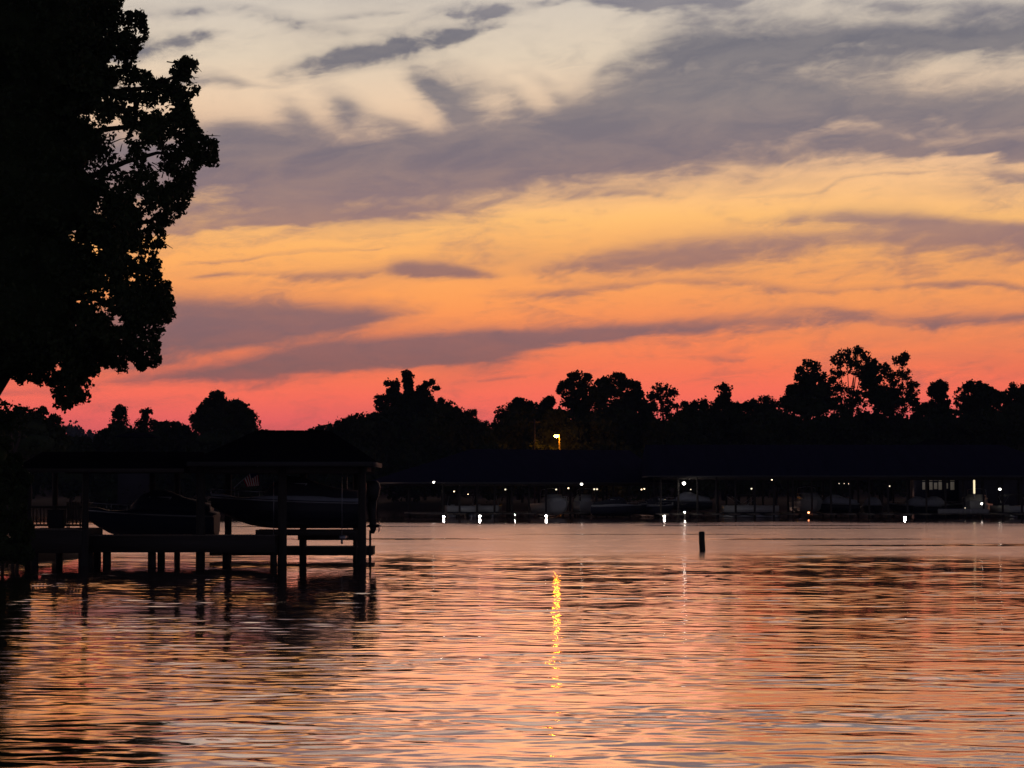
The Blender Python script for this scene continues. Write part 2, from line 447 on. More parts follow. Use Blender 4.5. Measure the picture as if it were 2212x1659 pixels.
# ---------------------------------------------------------------- water
def build_water():
    ys = [15.0]
    while ys[-1] < 440:
        y = ys[-1]
        ys.append(y + (0.045 + 0.0008 * max(0, y - 22) if y < 110 else .09 + .0014 * (y - 110)))
    ys = np.array(ys)
    nc = 500
    th = np.tan(np.linspace(R(-17.5), R(17.5), nc))
    Yg, Tg = np.meshgrid(ys, th, indexing='ij')
    Xg = (Yg + 22) * Tg
    Z = np.zeros_like(Xg)
    r = np.random.default_rng(5)
    sp = np.maximum(np.gradient(ys)[:, None] * 1.0, 0.9 * (ys[:, None] + 22) * (th[1] - th[0]) * .35)
    patch = np.ones_like(Xg)
    for k in range(7):
        lx, ly = r.uniform(14, 40), r.uniform(5, 14)
        patch += .17 * np.sin(Xg / lx * 2 * np.pi + Yg / ly * 2 * np.pi * r.choice([-1, 1]) + r.uniform(0, 6.28))
    patch = np.clip(patch, .35, 1.8)
    n = 84
    lam = np.exp(r.uniform(np.log(.20), np.log(2.3), n))
    for k in range(n):
        l = lam[k]
        ang = r.normal(0, .40) + (0.05)
        kx, ky = 2 * np.pi / l * math.sin(ang), 2 * np.pi / l * math.cos(ang)
        slope = .0041 * (1.22 if l < 1.0 else .72)
        a = slope / (2 * np.pi / l)
        fade = np.clip((l / sp - 3.0) / 3.0, 0, 1)
        ph = r.uniform(0, 6.28)
        Z += a * fade * np.sin(kx * Xg + ky * Yg + ph)
    far = np.clip((300 - Yg) / 70, .25, 1)
    wob = 9 * np.sin(Xg * .11 + 1) + 6 * np.sin(Xg * .031 + Yg * .02)
    st = lambda q: np.clip(q, 0, 1) ** 2 * (3 - 2 * np.clip(q, 0, 1))
    far = far * (1 + .2 * st((Yg + wob - 92) / 26) * st((224 - Yg + wob) / 24))
    Z *= patch * far
    V = np.stack([Xg, Yg, Z], -1).reshape(-1, 3)
    nr = len(ys)
    idx = np.arange(nr * nc).reshape(nr, nc)
    Q = np.stack([idx[:-1, :-1], idx[:-1, 1:], idx[1:, 1:], idx[1:, :-1]], -1).reshape(-1, 4)
    mb = MB()
    mb.bulk.append((V, Q))
    mb.bulk.append((np.array([(-3000, -40, -.07), (3000, -40, -.07), (3000, 3000, -.07), (-3000, 3000, -.07)], float), np.array([[0, 1, 2, 3]])))
    m = bpy.data.materials.new('lake_water'); m.use_nodes = True
    nt = m.node_tree; N = nt.nodes; L = nt.links.new
    b = N['Principled BSDF']
    b.inputs['Base Color'].default_value = (.008, .009, .011, 1); b.inputs['IOR'].default_value = 1.75
    geo = N.new('ShaderNodeNewGeometry'); sep = N.new('ShaderNodeSeparateXYZ'); L(geo.outputs['Position'], sep.inputs[0])
    mp = N.new('ShaderNodeMapping'); mp.inputs['Scale'].default_value = (.05, .03, 1); L(geo.outputs['Position'], mp.inputs['Vector'])
    nz = N.new('ShaderNodeTexNoise'); nz.inputs['Scale'].default_value = 1; nz.inputs['Detail'].default_value = 4; L(mp.outputs[0], nz.inputs['Vector'])
    def ma(op, a, b_):
        n_ = N.new('ShaderNodeMath'); n_.operation = op
        for i, q in enumerate((a, b_)):
            if isinstance(q, (int, float)): n_.inputs[i].default_value = q
            else: L(q, n_.inputs[i])
        return n_.outputs[0]
    def mr(x, a, b_, lo=0, hi=1):
        n_ = N.new('ShaderNodeMapRange'); n_.interpolation_type = 'SMOOTHSTEP'; L(x, n_.inputs[0])
        for i, q in enumerate((a, b_, lo, hi)): n_.inputs[1 + i].default_value = q
        return n_.outputs[0]
    yy = ma('ADD', sep.outputs[1], ma('MULTIPLY', ma('SUBTRACT', nz.outputs[0], .5), 56.))
    ruff = ma('MULTIPLY', mr(yy, 88, 118), mr(yy, 226, 200))
    # thin slicks inside the ruffled water
    mp2 = N.new('ShaderNodeMapping'); mp2.inputs['Scale'].default_value = (.022, .11, 1); L(geo.outputs['Position'], mp2.inputs['Vector'])
    nz2 = N.new('ShaderNodeTexNoise'); nz2.inputs['Scale'].default_value = 1; nz2.inputs['Detail'].default_value = 3; L(mp2.outputs[0], nz2.inputs['Vector'])
    ruff = ma('MULTIPLY', ruff, mr(nz2.outputs[0], .66, .60))
    rough = ma('ADD', ma('MULTIPLY', ruff, .16), .055)
    L(rough, b.inputs['Roughness'])
    # capillary ripples
    mp3 = N.new('ShaderNodeMapping'); mp3.inputs['Scale'].default_value = (2.2, 5.5, 1); L(geo.outputs['Position'], mp3.inputs['Vector'])
    nz3 = N.new('ShaderNodeTexNoise'); nz3.inputs['Scale'].default_value = 1; nz3.inputs['Detail'].default_value = 3; L(mp3.outputs[0], nz3.inputs['Vector'])
    bp = N.new('ShaderNodeBump'); bp.inputs['Strength'].default_value = 1.0; bp.inputs['Distance'].default_value = .0012
    L(nz3.outputs[0], bp.inputs['Height']); L(bp.outputs[0], b.inputs['Normal'])
    gl = N.new('ShaderNodeBsdfGlossy'); gl.inputs['Color'].default_value = (1, .83, .825, 1)
    L(rough, gl.inputs['Roughness']); L(bp.outputs[0], gl.inputs['Normal'])
    ms = N.new('ShaderNodeMixShader'); ms.inputs[0].default_value = .55
    L(b.outputs[0], ms.inputs[1]); L(gl.outputs[0], ms.inputs[2]); L(ms.outputs[0], N['Material Output'].inputs['Surface'])
    o = mb.build('water', m, smooth=True)
    struct(o)

build_water()

# ---------------------------------------------------------------- ground, hill
def build_ground():
    mb = MB()
    xs = np.concatenate([np.linspace(-2500, -320, 10), np.linspace(-300, 300, 90), np.linspace(320, 2500, 10)])
    prof = [(0, -1.2), (4, -.2), (8, .7), (16, 1.3), (30, 1.6), (44, 2.4), (62, 9.5), (90, 12.8), (500, 10.0), (2600, 5.0)]
    vs = []
    for y0, z in prof:
        for x in xs:
            sh = 366 + 5 * math.sin(x * .05) + 3 * math.sin(x * .17 + 1)
            vs.append((x, sh + y0, z + (.25 * math.sin(x * .21 + y0) if z > 0 else 0)))
    n = len(xs)
    fs = [(i * n + k, i * n + k + 1, (i + 1) * n + k + 1, (i + 1) * n + k) for i in range(len(prof) - 1) for k in range(n - 1)]
    mb.add(vs, fs)
    struct(mb.build('ground', M['soil'], smooth=True))
    # wooded hill far off at left
    def hill_h(x):
        return (31 + 13 / (1 + math.exp((x + 264) / 9))) * (1 / (1 + math.exp((x + 120) / 22)))
    mb = MB()
    xs = np.linspace(-520, -90, 60); yy = np.linspace(1150, 1650, 14)
    vs = []
    for j, y in enumerate(yy):
        for x in xs:
            t = math.sin(math.pi * j / 13)
            h = hill_h(x)
            vs.append((x, y, -2 + h * t + 1.5 * math.sin(x * .09 + y * .03) * t))
    n = len(xs)
    mb.add(vs, [(j * n + k, j * n + k + 1, (j + 1) * n + k + 1, (j + 1) * n + k) for j in range(13) for k in range(n - 1)])
    struct(mb.build('hill', M['leaf3'], smooth=True))
    mb = MB(); P = []
    for _ in range(700):
        x = rnd.uniform(-480, -110); j = rnd.uniform(1.5, 8); y = 1150 + j / 13 * 500
        t = math.sin(math.pi * j / 13)
        z = -2 + hill_h(x) * t
        r = rnd.uniform(2.2, 4.2)
        P.append(rng.normal(size=(60, 3)) * (r * .5, r * .5, r * .5) + (x, y, z + r * .7))
    mb.leaves(np.concatenate(P), 2.0, .8)
    o = mb.build('hillside_woods', M['leaf3'])
    tag(o, 'distant bluish wooded hillside at far left behind the bank', 'woods', kind='stuff')
    # bank at the left where the oak stands
    mb = MB(); vs = []
    ring = 40
    for lev, (k, z) in enumerate(((1.0, -1.0), (.93, -.05), (.85, .45), (.6, .95), (.2, 1.1))):
        for i in range(ring):
            a = 2 * math.pi * i / ring
            w = 1 + .08 * math.sin(3 * a + 1) + .05 * math.sin(7 * a)
            vs.append((-31 + 11.6 * k * w * math.cos(a), 98 + 22 * k * w * math.sin(a), z))
    fs = [(l * ring + i, l * ring + (i + 1) % ring, (l + 1) * ring + (i + 1) % ring, (l + 1) * ring + i) for l in range(4) for i in range(ring)]
    fs.append(tuple(range(4 * ring, 5 * ring)))
    mb.add(vs, fs)
    struct(mb.build('lake_bank', M['soil'], smooth=True))

build_ground()

# ---------------------------------------------------------------- trees
def blob_points(c, rad, dens, leaf):
    """clumps of leaves through an ellipsoid, denser towards its skin; returns points"""
    a, d, b = rad
    r = (a * b) ** .5
    nC = max(6, int((12 + 8.0 * min(r, 9)) * (dens + .25)))
    out = []
    for _ in range(nC):
        v = rng.normal(size=3); v /= np.linalg.norm(v)
        u = rng.uniform(.35, .98) if dens > .7 else rng.uniform(.15, 1.0)
        cr = max(leaf * .9, r * rng.uniform(.13, .27))
        n = int((20 if dens > .7 else 13) * (cr / leaf) ** 1.8) + 5
        cc = np.array(c) + v * (a, d, b) * u
        p = rng.normal(size=(n, 3)) * cr * .5
        out.append(p + cc)
    n = int(len(out) * 7 * max(.4, dens))
    v = rng.normal(size=(n, 3)); v /= np.linalg.norm(v, axis=1)[:, None]
    out.append(np.array(c) + v * (a, d, b) * rng.uniform(.8, 1.1, n)[:, None])
    return np.concatenate(out)

def tree(name, label, D, base_px, blobs, group=None, leaf=.5, trunk=.35, m='leaf2', base_z=1.2, cat='tree', limbs=True):
    k = D / F
    t = empty(name, (xat(base_px, D), D, base_z - .3), label, cat, group)
    o0 = Vector(t.location)
    cr = MB(); tr = MB()
    top = min(b[1] for b in blobs)
    tp = at(base_px, top, D) - o0
    hz = max(tp.z * .82, 1.0)
    wob = [Vector((rnd.uniform(-.03, .03) * hz, rnd.uniform(-.03, .03) * hz, hz * q)) for q in (.3, .55, .8, 1)]
    tr.tube([(0, 0, -.3)] + [tuple(w) for w in wob], [trunk * 1.25, trunk, trunk * .75, trunk * .5, trunk * .2], 8)
    more = []
    for b in blobs:
        if min(b[2], b[3]) < 11 or (len(b) > 4 and b[4] < .78): continue
        for _ in range(5 if len(blobs) > 5 else 3):
            an = rnd.uniform(-.2, math.pi + .2); q = rnd.uniform(.16, .32)
            more.append((b[0] + b[2] * .86 * math.cos(an), b[1] - b[3] * .86 * math.sin(an), b[2] * q, b[3] * q, .5))
    for b in list(blobs) + more:
        px, py, rx, ry = b[:4]; dens = b[4] if len(b) > 4 else 1.0
        c = at(px, py, D) - o0
        a, bb = rx * k, ry * k
        c.y += rnd.uniform(-.5, .5) * a
        rad = (a, (a + bb) * .45, bb)
        cr.leaves(blob_points(c, rad, dens, leaf), leaf, .75)
        if dens >= .9:
            cr.ball(c, 1, 12, 8, (rad[0] * .68, rad[1] * .68, rad[2] * .68), .35)
        if limbs and b not in more:
            s = Vector((0, 0, max(.3, min(c.z * .55, hz * .8))))
            mid = s.lerp(c, .5) + Vector((0, 0, -.06 * (c - s).length)) + Vector((rnd.uniform(-.3, .3), rnd.uniform(-.3, .3), 0))
            tr.tube([s, mid, c], [trunk * .42, trunk * .28, trunk * .1], 6)
            if dens < .8:
                for _ in range(5):
                    v = Vector((rnd.uniform(-1, 1) * a, rnd.uniform(-1, 1) * a, rnd.uniform(-.3, 1) * bb)) * .8
                    tr.tube([c, c + v * .5 + Vector((0, 0, .1 * bb)), c + v], [trunk * .16, trunk * .1, trunk * .04], 5)
    cr.build('crown', M[m], t)
    tr.build('trunk', M['bark'], t, smooth=True)
    return t

G = 'trees along the far bank'
far_trees = [
    ('kudzu_tree', 'vine-draped dead tree with a bare upright tower and a broken arm pointing right', 392, 885,
     [(879, 813, 10.5, 14), (882, 829, 10.9, 18), (884, 848, 10.9, 22), (854, 834, 10, 11, .8), (836, 828, 4, 6, .5), (866, 868, 22, 18), (898, 866, 20, 18), (848, 856, 14, 14, .8), (912, 850, 13, 12, .8), (920, 832, 6, 8, .9), (933, 824, 4, 6, .5), (941, 838, 7, 2, .5), (832, 864, 12, 14, .6), (819, 864, 9, 13, .6), (828, 880, 18, 10, .6), (870, 890, 44, 22), (918, 868, 16, 20, .9), (870, 915, 60, 30), (925, 905, 30, 40)]),
    ('round_bush_tree', 'low rounded bank tree just right of the boathouse roof ridge', 400, 770, [(745, 930, 30, 22), (790, 918, 36, 24), (825, 925, 30, 36), (765, 950, 60, 26)]),
    ('domed_tree', 'smooth dome-shaped tree at the right foot of the vine-draped dead tree', 386, 975, [(960, 890, 34, 27), (990, 912, 30, 30), (1015, 905, 16, 20, .8), (1015, 932, 30, 26), (965, 930, 40, 36)]),
    ('saddle_shrub', 'small ragged shrub in the dip of the skyline left of the street lamp', 405, 1045, [(1045, 920, 16, 12, .6), (1050, 945, 30, 22)]),
    ('spreading_tree', 'spreading tree on the skyline above and left of the amber street lamp', 398, 1120, [(1120, 882, 30, 19), (1090, 895, 22, 18, .7), (1145, 890, 26, 22), (1120, 915, 55, 26), (1075, 920, 16, 14, .6)]),
    ('narrow_tree', 'narrow pointed tree between the spreading tree and the round crowned tree', 402, 1182, [(1184, 872, 12, 15), (1180, 890, 18, 18), (1180, 918, 30, 24), (1205, 895, 14, 10, .6)]),
    ('round_crowned_tree', 'tall round crowned tree standing directly above the amber street lamp', 390, 1250, [(1252, 826, 28, 24, .8), (1232, 845, 26, 26, .8), (1265, 850, 22, 28, .8), (1240, 868, 24, 16, .6), (1228, 872, 16, 14, .5), (1255, 890, 24, 34, 1)]),
    ('broad_crowned_tree', 'broad crowned tree just right of the round crowned tree above the lamp', 388, 1325, [(1330, 832, 34, 24, .8), (1300, 845, 26, 22, .8), (1360, 845, 26, 22, .8), (1290, 868, 24, 26, .8), (1330, 868, 42, 28, .85), (1375, 866, 20, 22, .8), (1395, 880, 22, 16, .9), (1330, 900, 70, 28)]),
    ('open_tree', 'thin open crowned tree showing sky through its twigs mid skyline', 400, 1432, [(1432, 838, 22, 14, .5), (1412, 855, 16, 10, .5), (1452, 848, 14, 10, .5), (1435, 862, 26, 16, .5), (1440, 885, 34, 18, .7)]),
    ('low_skyline_tree', 'low flat topped tree between the open tree and the topknot tree', 404, 1495, [(1490, 882, 26, 13, .8), (1515, 888, 22, 14, .8), (1520, 870, 8, 9, .5), (1500, 905, 50, 18)]),
    ('topknot_tree', 'tree with a tufted topknot on a thin neck mid right skyline', 396, 1563, [(1563, 838, 20, 11, .6), (1566, 852, 14, 12, .7), (1562, 870, 14, 14, .9), (1545, 876, 16, 9, .5), (1582, 882, 18, 12, .8), (1565, 898, 40, 18)]),
    ('small_skyline_tree', 'small bumpy tree in the low skyline left of the tall airy trees', 408, 1640, [(1625, 880, 20, 14, .8), (1655, 866, 18, 12, .7), (1650, 885, 32, 16), (1650, 905, 50, 20)]),
    ('shouldered_tree', 'dense tree with open tufts on its top beside the tallest airy tree', 386, 1740, [(1728, 800, 8, 8, .5), (1748, 788, 14, 12, .6), (1762, 796, 14, 16, .6), (1775, 818, 14, 14, .6), (1742, 820, 24, 16), (1730, 846, 28, 22), (1770, 850, 30, 24), (1745, 880, 62, 30), (1712, 872, 26, 18)]),
    ('tallest_airy_tree', 'tallest airy tree of the skyline with sky showing between its boughs', 384, 1838, [(1830, 768, 24, 18, .6), (1855, 758, 10, 12, .5), (1812, 780, 18, 16, .6), (1868, 772, 14, 16, .5), (1845, 792, 20, 18, .7), (1808, 808, 18, 10, .5), (1868, 806, 16, 16, .5), (1815, 840, 22, 16, .7), (1800, 822, 12, 10, .5), (1850, 850, 24, 16, .5), (1830, 876, 40, 20, .8)]),
    ('wide_airy_tree', 'second tall airy tree right of the tallest one, leaning slightly right', 386, 1920, [(1886, 795, 16, 14, .9), (1880, 825, 22, 24, .9), (1910, 800, 16, 16, .5), (1945, 782, 16, 14, .6), (1955, 772, 8, 10, .5), (1925, 818, 26, 18, .6), (1955, 812, 16, 18, .5), (1970, 838, 14, 16, .5), (1935, 845, 30, 20, .6), (1972, 855, 14, 14, .5), (1900, 860, 36, 24), (1940, 876, 44, 18, .8)]),
    ('lollipop_tree', 'small round headed tree standing alone on the right skyline', 398, 2030, [(2028, 838, 20, 14), (2016, 848, 12, 9), (2032, 858, 15, 14), (2030, 882, 26, 18), (1995, 888, 26, 14)]),
    ('hooded_tree', 'rounded hood shaped tree near the right end of the skyline', 392, 2095, [(2105, 840, 22, 16), (2078, 858, 18, 20, .7), (2125, 850, 24, 16), (2110, 868, 44, 22), (2150, 862, 20, 14), (2120, 892, 60, 24)]),
    ('spiky_tree', 'spiky topped tree at the right edge of the skyline', 400, 2195, [(2190, 836, 10, 12, .6), (2184, 850, 16, 12, .7), (2205, 855, 16, 16), (2225, 850, 22, 24), (2195, 880, 40, 24)]),
    # left bank
    ('cone_tree', 'narrow egg shaped tree on the low skyline left of the dome tree', 396, 260, [(260, 892, 14, 13, .8), (260, 910, 22, 16, .7), (250, 925, 16, 10, .6), (262, 938, 28, 16), (228, 945, 18, 14)]),
    ('flat_topped_tree', 'tree with a flat tuft on top right of the egg shaped tree', 400, 314, [(314, 889, 12, 4, .7), (314, 900, 7, 8, .8), (302, 916, 15, 11, .5), (326, 914, 14, 13, .5), (314, 930, 24, 12, .7), (310, 948, 30, 14)]),
    ('ragged_hedge_tree', 'low ragged tree with window-like gaps left of the dome tree', 402, 365, [(345, 918, 10, 7, .5), (362, 916, 14, 5, .5), (382, 922, 9, 12, .6), (350, 932, 8, 10, .4), (372, 936, 22, 8, .7), (360, 950, 45, 12)]),
    ('dome_tree', 'big dark dome shaped tree behind the left end of the boathouse roof', 378, 482, [(467, 853, 16, 9, .8), (470, 872, 26, 18), (500, 882, 30, 16), (528, 892, 16, 14, .8), (450, 892, 22, 18), (435, 912, 24, 22), (480, 912, 60, 36), (535, 915, 26, 30), (485, 950, 80, 30), (445, 872, 10, 10, .6)]),
]
for nm, lb, D, bp_, bl in far_trees:
    tree(nm, lb, D, bp_, bl, group=G, leaf=.44, trunk=.32, base_z=1.8)

# greyer leafy trees on the left shore, nearer than the hill
tree('leafy_bank_tree', 'greyish leafy tree low at the left edge below the oak branch', 215, 60, [(30, 925, 40, 34), (80, 930, 40, 34), (110, 925, 28, 26, .8), (62, 896, 30, 18, .6), (90, 888, 14, 10, .5), (70, 960, 80, 34)], leaf=.3, m='leaf3', base_z=.9, group='trees on the left shore')
tree('sparse_bank_tree', 'sparse twiggy treetop in front of the red sky at the left edge', 190, 25, [(18, 902, 22, 20, .6), (45, 890, 20, 12, .4), (5, 920, 22, 30)], leaf=.26, base_z=.9, group='trees on the left shore')

# understory filling the bank behind the marina and the docks
und = 'dark understory trees along the far bank'
first = None
k = 0
for row, (D, y0, y1) in enumerate(((382, 925, 948), (374, 965, 985))):
    for px in np.arange(-40, 2300, 74 if row == 0 else 92):
        px = px + rnd.uniform(-18, 18)
        if row == 0:
            lo, hi = (905, 925) if 700 < px < 960 else (930, 955) if px < 1060 else (895, 910)
            if 100 < px < 235: lo, hi = 962, 972
            if px < 110: continue
        else: lo, hi = y0, y1
        if row == 1 and 225 < px < 350: lo, hi = 998, 1008
        cy = rnd.uniform(lo, hi) + 20
        bl = [(px, cy, 46, 34), (px - 26, cy + 18, 36, 30), (px + 26, cy + 14, 36, 30), (px, cy + 45, 60, 40)]
        if 560 < px < 720 and row == 0: bl = [(q[0], q[1] + 22, q[2], q[3]) for q in bl]
        t = tree('understory_tree', 'dark bushy understory tree in the black mass along the far bank', D + rnd.uniform(-3, 3), px, bl, group=und, leaf=.6, trunk=.2, base_z=1.2, limbs=False)
        k += 1

# ---------------------------------------------------------------- the oak at left
OUT = [(-60, -60), (268, -60), (271, 0), (261, 26), (311, 20), (322, 63), (319, 88), (298, 116), (288, 132), (279, 136), (311, 152), (331, 160), (357, 172), (377, 165), (367, 155), (374, 136), (407, 119), (433, 139), (423, 159), (410, 159), (413, 179), (433, 185), (432, 200), (420, 205), (410, 225), (433, 258), (430, 274), (456, 298), (475, 308), (470, 327), (475, 344), (470, 357), (445, 364), (430, 357), (423, 380), (418, 413), (413, 437), (397, 463), (384, 475), (372, 489), (357, 489), (355, 519), (365, 532), (345, 537), (342, 547), (347, 574), (347, 592), (371, 613), (369, 634), (377, 648), (378, 684), (354, 708), (353, 726), (342, 732), (348, 753), (347, 785), (339, 797), (292, 800), (286, 782), (274, 781), (281, 803), (256, 808), (241, 794), (223, 794), (214, 812), (193, 812), (205, 827), (193, 848), (193, 866), (179, 873), (167, 870), (161, 872), (143, 891), (116, 879), (119, 857), (104, 836), (89, 836), (71, 821), (63, 830), (36, 832), (27, 817), (12, 815), (-60, 815)]
GAPS = [(275, 227, 14, 7), (317, 235, 16, 8), (357, 231, 18, 10), (248, 271, 18, 13), (258, 304, 14, 17), (331, 341, 18, 22), (262, 327, 18, 8), (275, 357, 20, 10), (374, 307, 14, 9), (354, 384, 18, 11), (298, 433, 12, 10), (262, 190, 14, 9), (300, 190, 12, 8), (200, 104, 8, 5), (140, 248, 9, 5), (182, 254, 8, 4), (254, 696, 10, 12), (214, 674, 6, 6), (229, 674, 5, 8), (208, 540, 6, 5), (232, 600, 5, 6), (286, 550, 9, 9), (318, 553, 9, 9), (283, 604, 10, 7), (123, 797, 9, 9), (232, 637, 8, 5), (250, 136, 12, 13), (320, 470, 10, 12), (340, 455, 8, 7), (405, 185, 9, 10), (225, 90, 7, 5), (205, 250, 9, 5), (296, 300, 9, 7), (400, 350, 8, 9), (390, 285, 8, 6), (265, 60, 8, 7), (295, 75, 7, 8), (306, 490, 8, 8), (330, 515, 7, 9), (240, 395, 6, 5), (186, 835, 5, 8), (262, 735, 5, 4)]
_g = random.Random(3)
for _ in range(46):
    gx, gy = _g.uniform(150, 400), _g.uniform(40, 800)
    GAPS.append((gx, gy, _g.uniform(2.5, 6), _g.uniform(2.5, 5)))
OUT_np = np.array(OUT, float)

def inside(P):
    x, y = P[:, 0], P[:, 1]; c = np.zeros(len(P), bool)
    n = len(OUT_np)
    for i in range(n):
        x1, y1 = OUT_np[i]; x2, y2 = OUT_np[(i + 1) % n]
        cond = ((y1 > y) != (y2 > y))
        with np.errstate(divide='ignore', invalid='ignore'):
            xi = (x2 - x1) * (y - y1) / (y2 - y1) + x1
        c ^= cond & (x < xi)
    return c

def edge_dist(P):
    d = np.full(len(P), 1e9); n = len(OUT_np)
    for i in range(1, n - 2):
        a, b = OUT_np[i], OUT_np[i + 1]; ab = b - a
        t = np.clip(((P - a) @ ab) / (ab @ ab), 0, 1)
        d = np.minimum(d, np.linalg.norm(P - (a + t[:, None] * ab), axis=1))
    return d

def warp(P, a):
    x, y = P[:, 0], P[:, 1]
    return P + a * np.stack([np.sin(y * .21 + x * .05) + .8 * np.sin(y * .47 - x * .23 + 2) + .6 * np.sin(x * .61 + 1), np.sin(x * .19 - y * .06 + 1) + .8 * np.sin(x * .43 + y * .27) + .6 * np.sin(y * .55 + 4)], 1)

def gap_mask(P, s=1.0):
    P = warp(P, 4.5)
    g = np.zeros(len(P), bool)
    for x, y, rx, ry in GAPS:
        g |= ((P[:, 0] - x) / (rx * s)) ** 2 + ((P[:, 1] - y) / (ry * s)) ** 2 < 1
    return g

def to_world(P, D):
    cx, cy = (P[:, 0] - 1106) / F, (829.5 - P[:, 1]) / F
    d = np.stack([cx, _cp - _sp * cy, _sp + _cp * cy], 1)
    return np.array([0, 0, CH]) + d * (D / d[:, 1])[:, None]

def build_oak():
    D0 = 92.0
    t = empty('oak_tree', (xat(-52, D0), D0, .6), 'large black silhouetted oak overhanging the water at the left edge', 'tree')
    o0 = np.array(t.location)
    cr = MB()
    C = rng.uniform((-60, -60), (480, 895), (60000, 2))
    C = C[inside(warp(C, 2.2))]
    ed = edge_dist(C)
    C = C[(ed > 4) & ~gap_mask(C, 1.2)]
    ed = edge_dist(C)
    # leaf sprays: many near the rim, where they show
    keep = rng.random(len(C)) < np.where(ed < 130, .34, .13)
    C = C[keep][:9000]; ed = ed[keep][:9000]
    P = []
    for c, e in zip(C, ed):
        dep = D0 + rng.normal(0, 1) * min(3.2, .6 + e / 35)
        n = 9
        q = c + rng.normal(size=(n, 2)) * min(9, 3.5 + e * .2)
        P.append(np.concatenate([q, np.full((n, 1), dep)], 1))
    P = np.concatenate(P)
    ok = inside(warp(P[:, :2], 2.6)) | (rng.random(len(P)) < .14)
    ok &= ~gap_mask(P[:, :2], 1.05) | (rng.random(len(P)) < .06)
    P = P[ok]
    W = to_world(P[:, :2], P[:, 2] + rng.normal(0, .12, len(P))) - o0
    cr.leaves(W, .19, .62)
    # inner shade foliage: big overlapping clumps well inside the crown
    Cc = rng.uniform((-60, -60), (400, 800), (4000, 2)); Cc = Cc[inside(Cc)]
    e2 = edge_dist(Cc)
    gd = np.array([min((((p[0] - g[0]) / (g[2] + 16)) ** 2 + ((p[1] - g[1]) / (g[3] + 16)) ** 2) for g in GAPS) for p in Cc])
    Cc = Cc[(e2 > 34) & (gd > 1.3)]; e2 = edge_dist(Cc)
    order = rng.permutation(len(Cc))[:420]
    gdm = lambda p: min(math.hypot(p[0] - g[0], p[1] - g[1]) - max(g[2], g[3]) for g in GAPS)
    for i in order:
        p = Cc[i]; rpx = max(6, min(e2[i] * .62, 75, gdm(p) * .85))
        w = at(p[0], p[1], D0 + rng.uniform(-1.5, 1.5)) - Vector(t.location)
        r = rpx * D0 / F
        cr.ball(w, r, 9, 6, (1, 1.1, 1), .35)
    # the rest of the crown, out of frame to the left and above
    for c, rad in (((-7, 0, 13), (6, 6, 6)), ((-4, 1, 19), (6, 6, 5)), ((2, 0, 20.5), (5, 5, 3.6)), ((-9, 3, 18), (5, 5, 5)), ((-1, 4, 15), (5, 3, 5)), ((-6, -3, 22), (5, 4, 3))):
        c = Vector(c)
        if c.x > -3: c.x -= 1.2
        cr.leaves(blob_points(c, rad, 1.0, .3), .3, .7)
        cr.ball(c, 1, 14, 9, tuple(q * .7 for q in rad), .3)
    # low branch with leaves under the crown at the frame edge
    q = rng.normal(size=(420, 2)) * (22, 16) + (8, 905)
    cr.leaves(to_world(q, np.full(len(q), D0 - 1.)) - o0, .2, .62)
    cr.build('crown', M['leaf'], t)
    tr = MB()
    tr.tube([(0, 0, -.9), (0, 0, .3), (.08, 0, 3), (.0, .1, 6.2), (-.3, .1, 10), (-.2, 0, 15)], [.85, .6, .5, .46, .36, .16], 14)
    def limb(pts, r0):
        W = [Vector((0, 0, pts[0]))] + [at(px, py, D0 + dd) - Vector(t.location) for px, py, dd in pts[1:]]
        n = len(W)
        tr.tube(W, [r0 * (1 - .85 * i / (n - 1)) for i in range(n)], 8)
    limb([5.0, (60, 740, .3), (130, 760, .2), (165, 830, 0), (150, 870, 0)], .2)
    limb([6.0, (80, 650, -.5), (200, 640, -.4), (290, 690, -.2), (330, 760, 0)], .24)
    limb([8.0, (90, 500, .4), (230, 480, .3), (320, 480, .2), (390, 440, 0)], .24)
    limb([9.0, (80, 420, -.2), (200, 380, -.3), (270, 350, -.2), (340, 330, 0), (440, 340, 0)], .22)
    limb([10.0, (100, 330, .4), (220, 280, .3), (320, 270, .1), (420, 290, 0)], .2)
    limb([11.0, (100, 250, 0), (220, 200, 0), (320, 190, 0), (390, 160, 0), (420, 140, 0)], .18)
    limb([12.0, (90, 150, 0), (200, 90, 0), (290, 70, 0)], .16)
    limb([3.5, (0, 860, .1), (30, 900, -.5)], .12)
    for _ in range(160):
        p = np.array([[rng.uniform(200, 470), rng.uniform(20, 560)]])
        if not inside(p)[0]: continue
        a = at(p[0, 0], p[0, 1], D0) - Vector(t.location)
        v = Vector((rnd.uniform(.1, 1), rnd.uniform(-.3, .3), rnd.uniform(-.4, .6))) * rnd.uniform(.4, 1.0)
        tr.tube([a - v * .5, a + Vector((0, 0, .05)), a + v * .5], [.028, .02, .008], 5)
    tr.build('trunk', M['bark'], t, smooth=True)

build_oak()

# shrubs at the foot of the oak
sh = [
    ('shrub', 'tall dark shrub at the foot of the oak trunk on the left bank', 88, 8, [(-8, 985, 34, 50), (-30, 1040, 44, 60), (0, 1060, 36, 50), (-5, 1130, 46, 60)]),
    ('shrub', 'lower dark shrub spilling to the waterline at the left edge', 86, 40, [(35, 1090, 24, 40), (45, 1150, 22, 40), (20, 1190, 48, 30), (52, 1196, 16, 20)]),
    ('shrub', 'thin dark shrub beside the left roof end under the oak', 90, 30, [(32, 1015, 18, 30, .9), (48, 1045, 12, 30, .9), (30, 1060, 24, 40)]),
]
for nm, lb, D, bp_, bl in sh:
    tree(nm, lb, D, bp_, bl, leaf=.16, trunk=.06, m='leaf', base_z=.35, cat='shrub', group='shrubs at the foot of the oak')

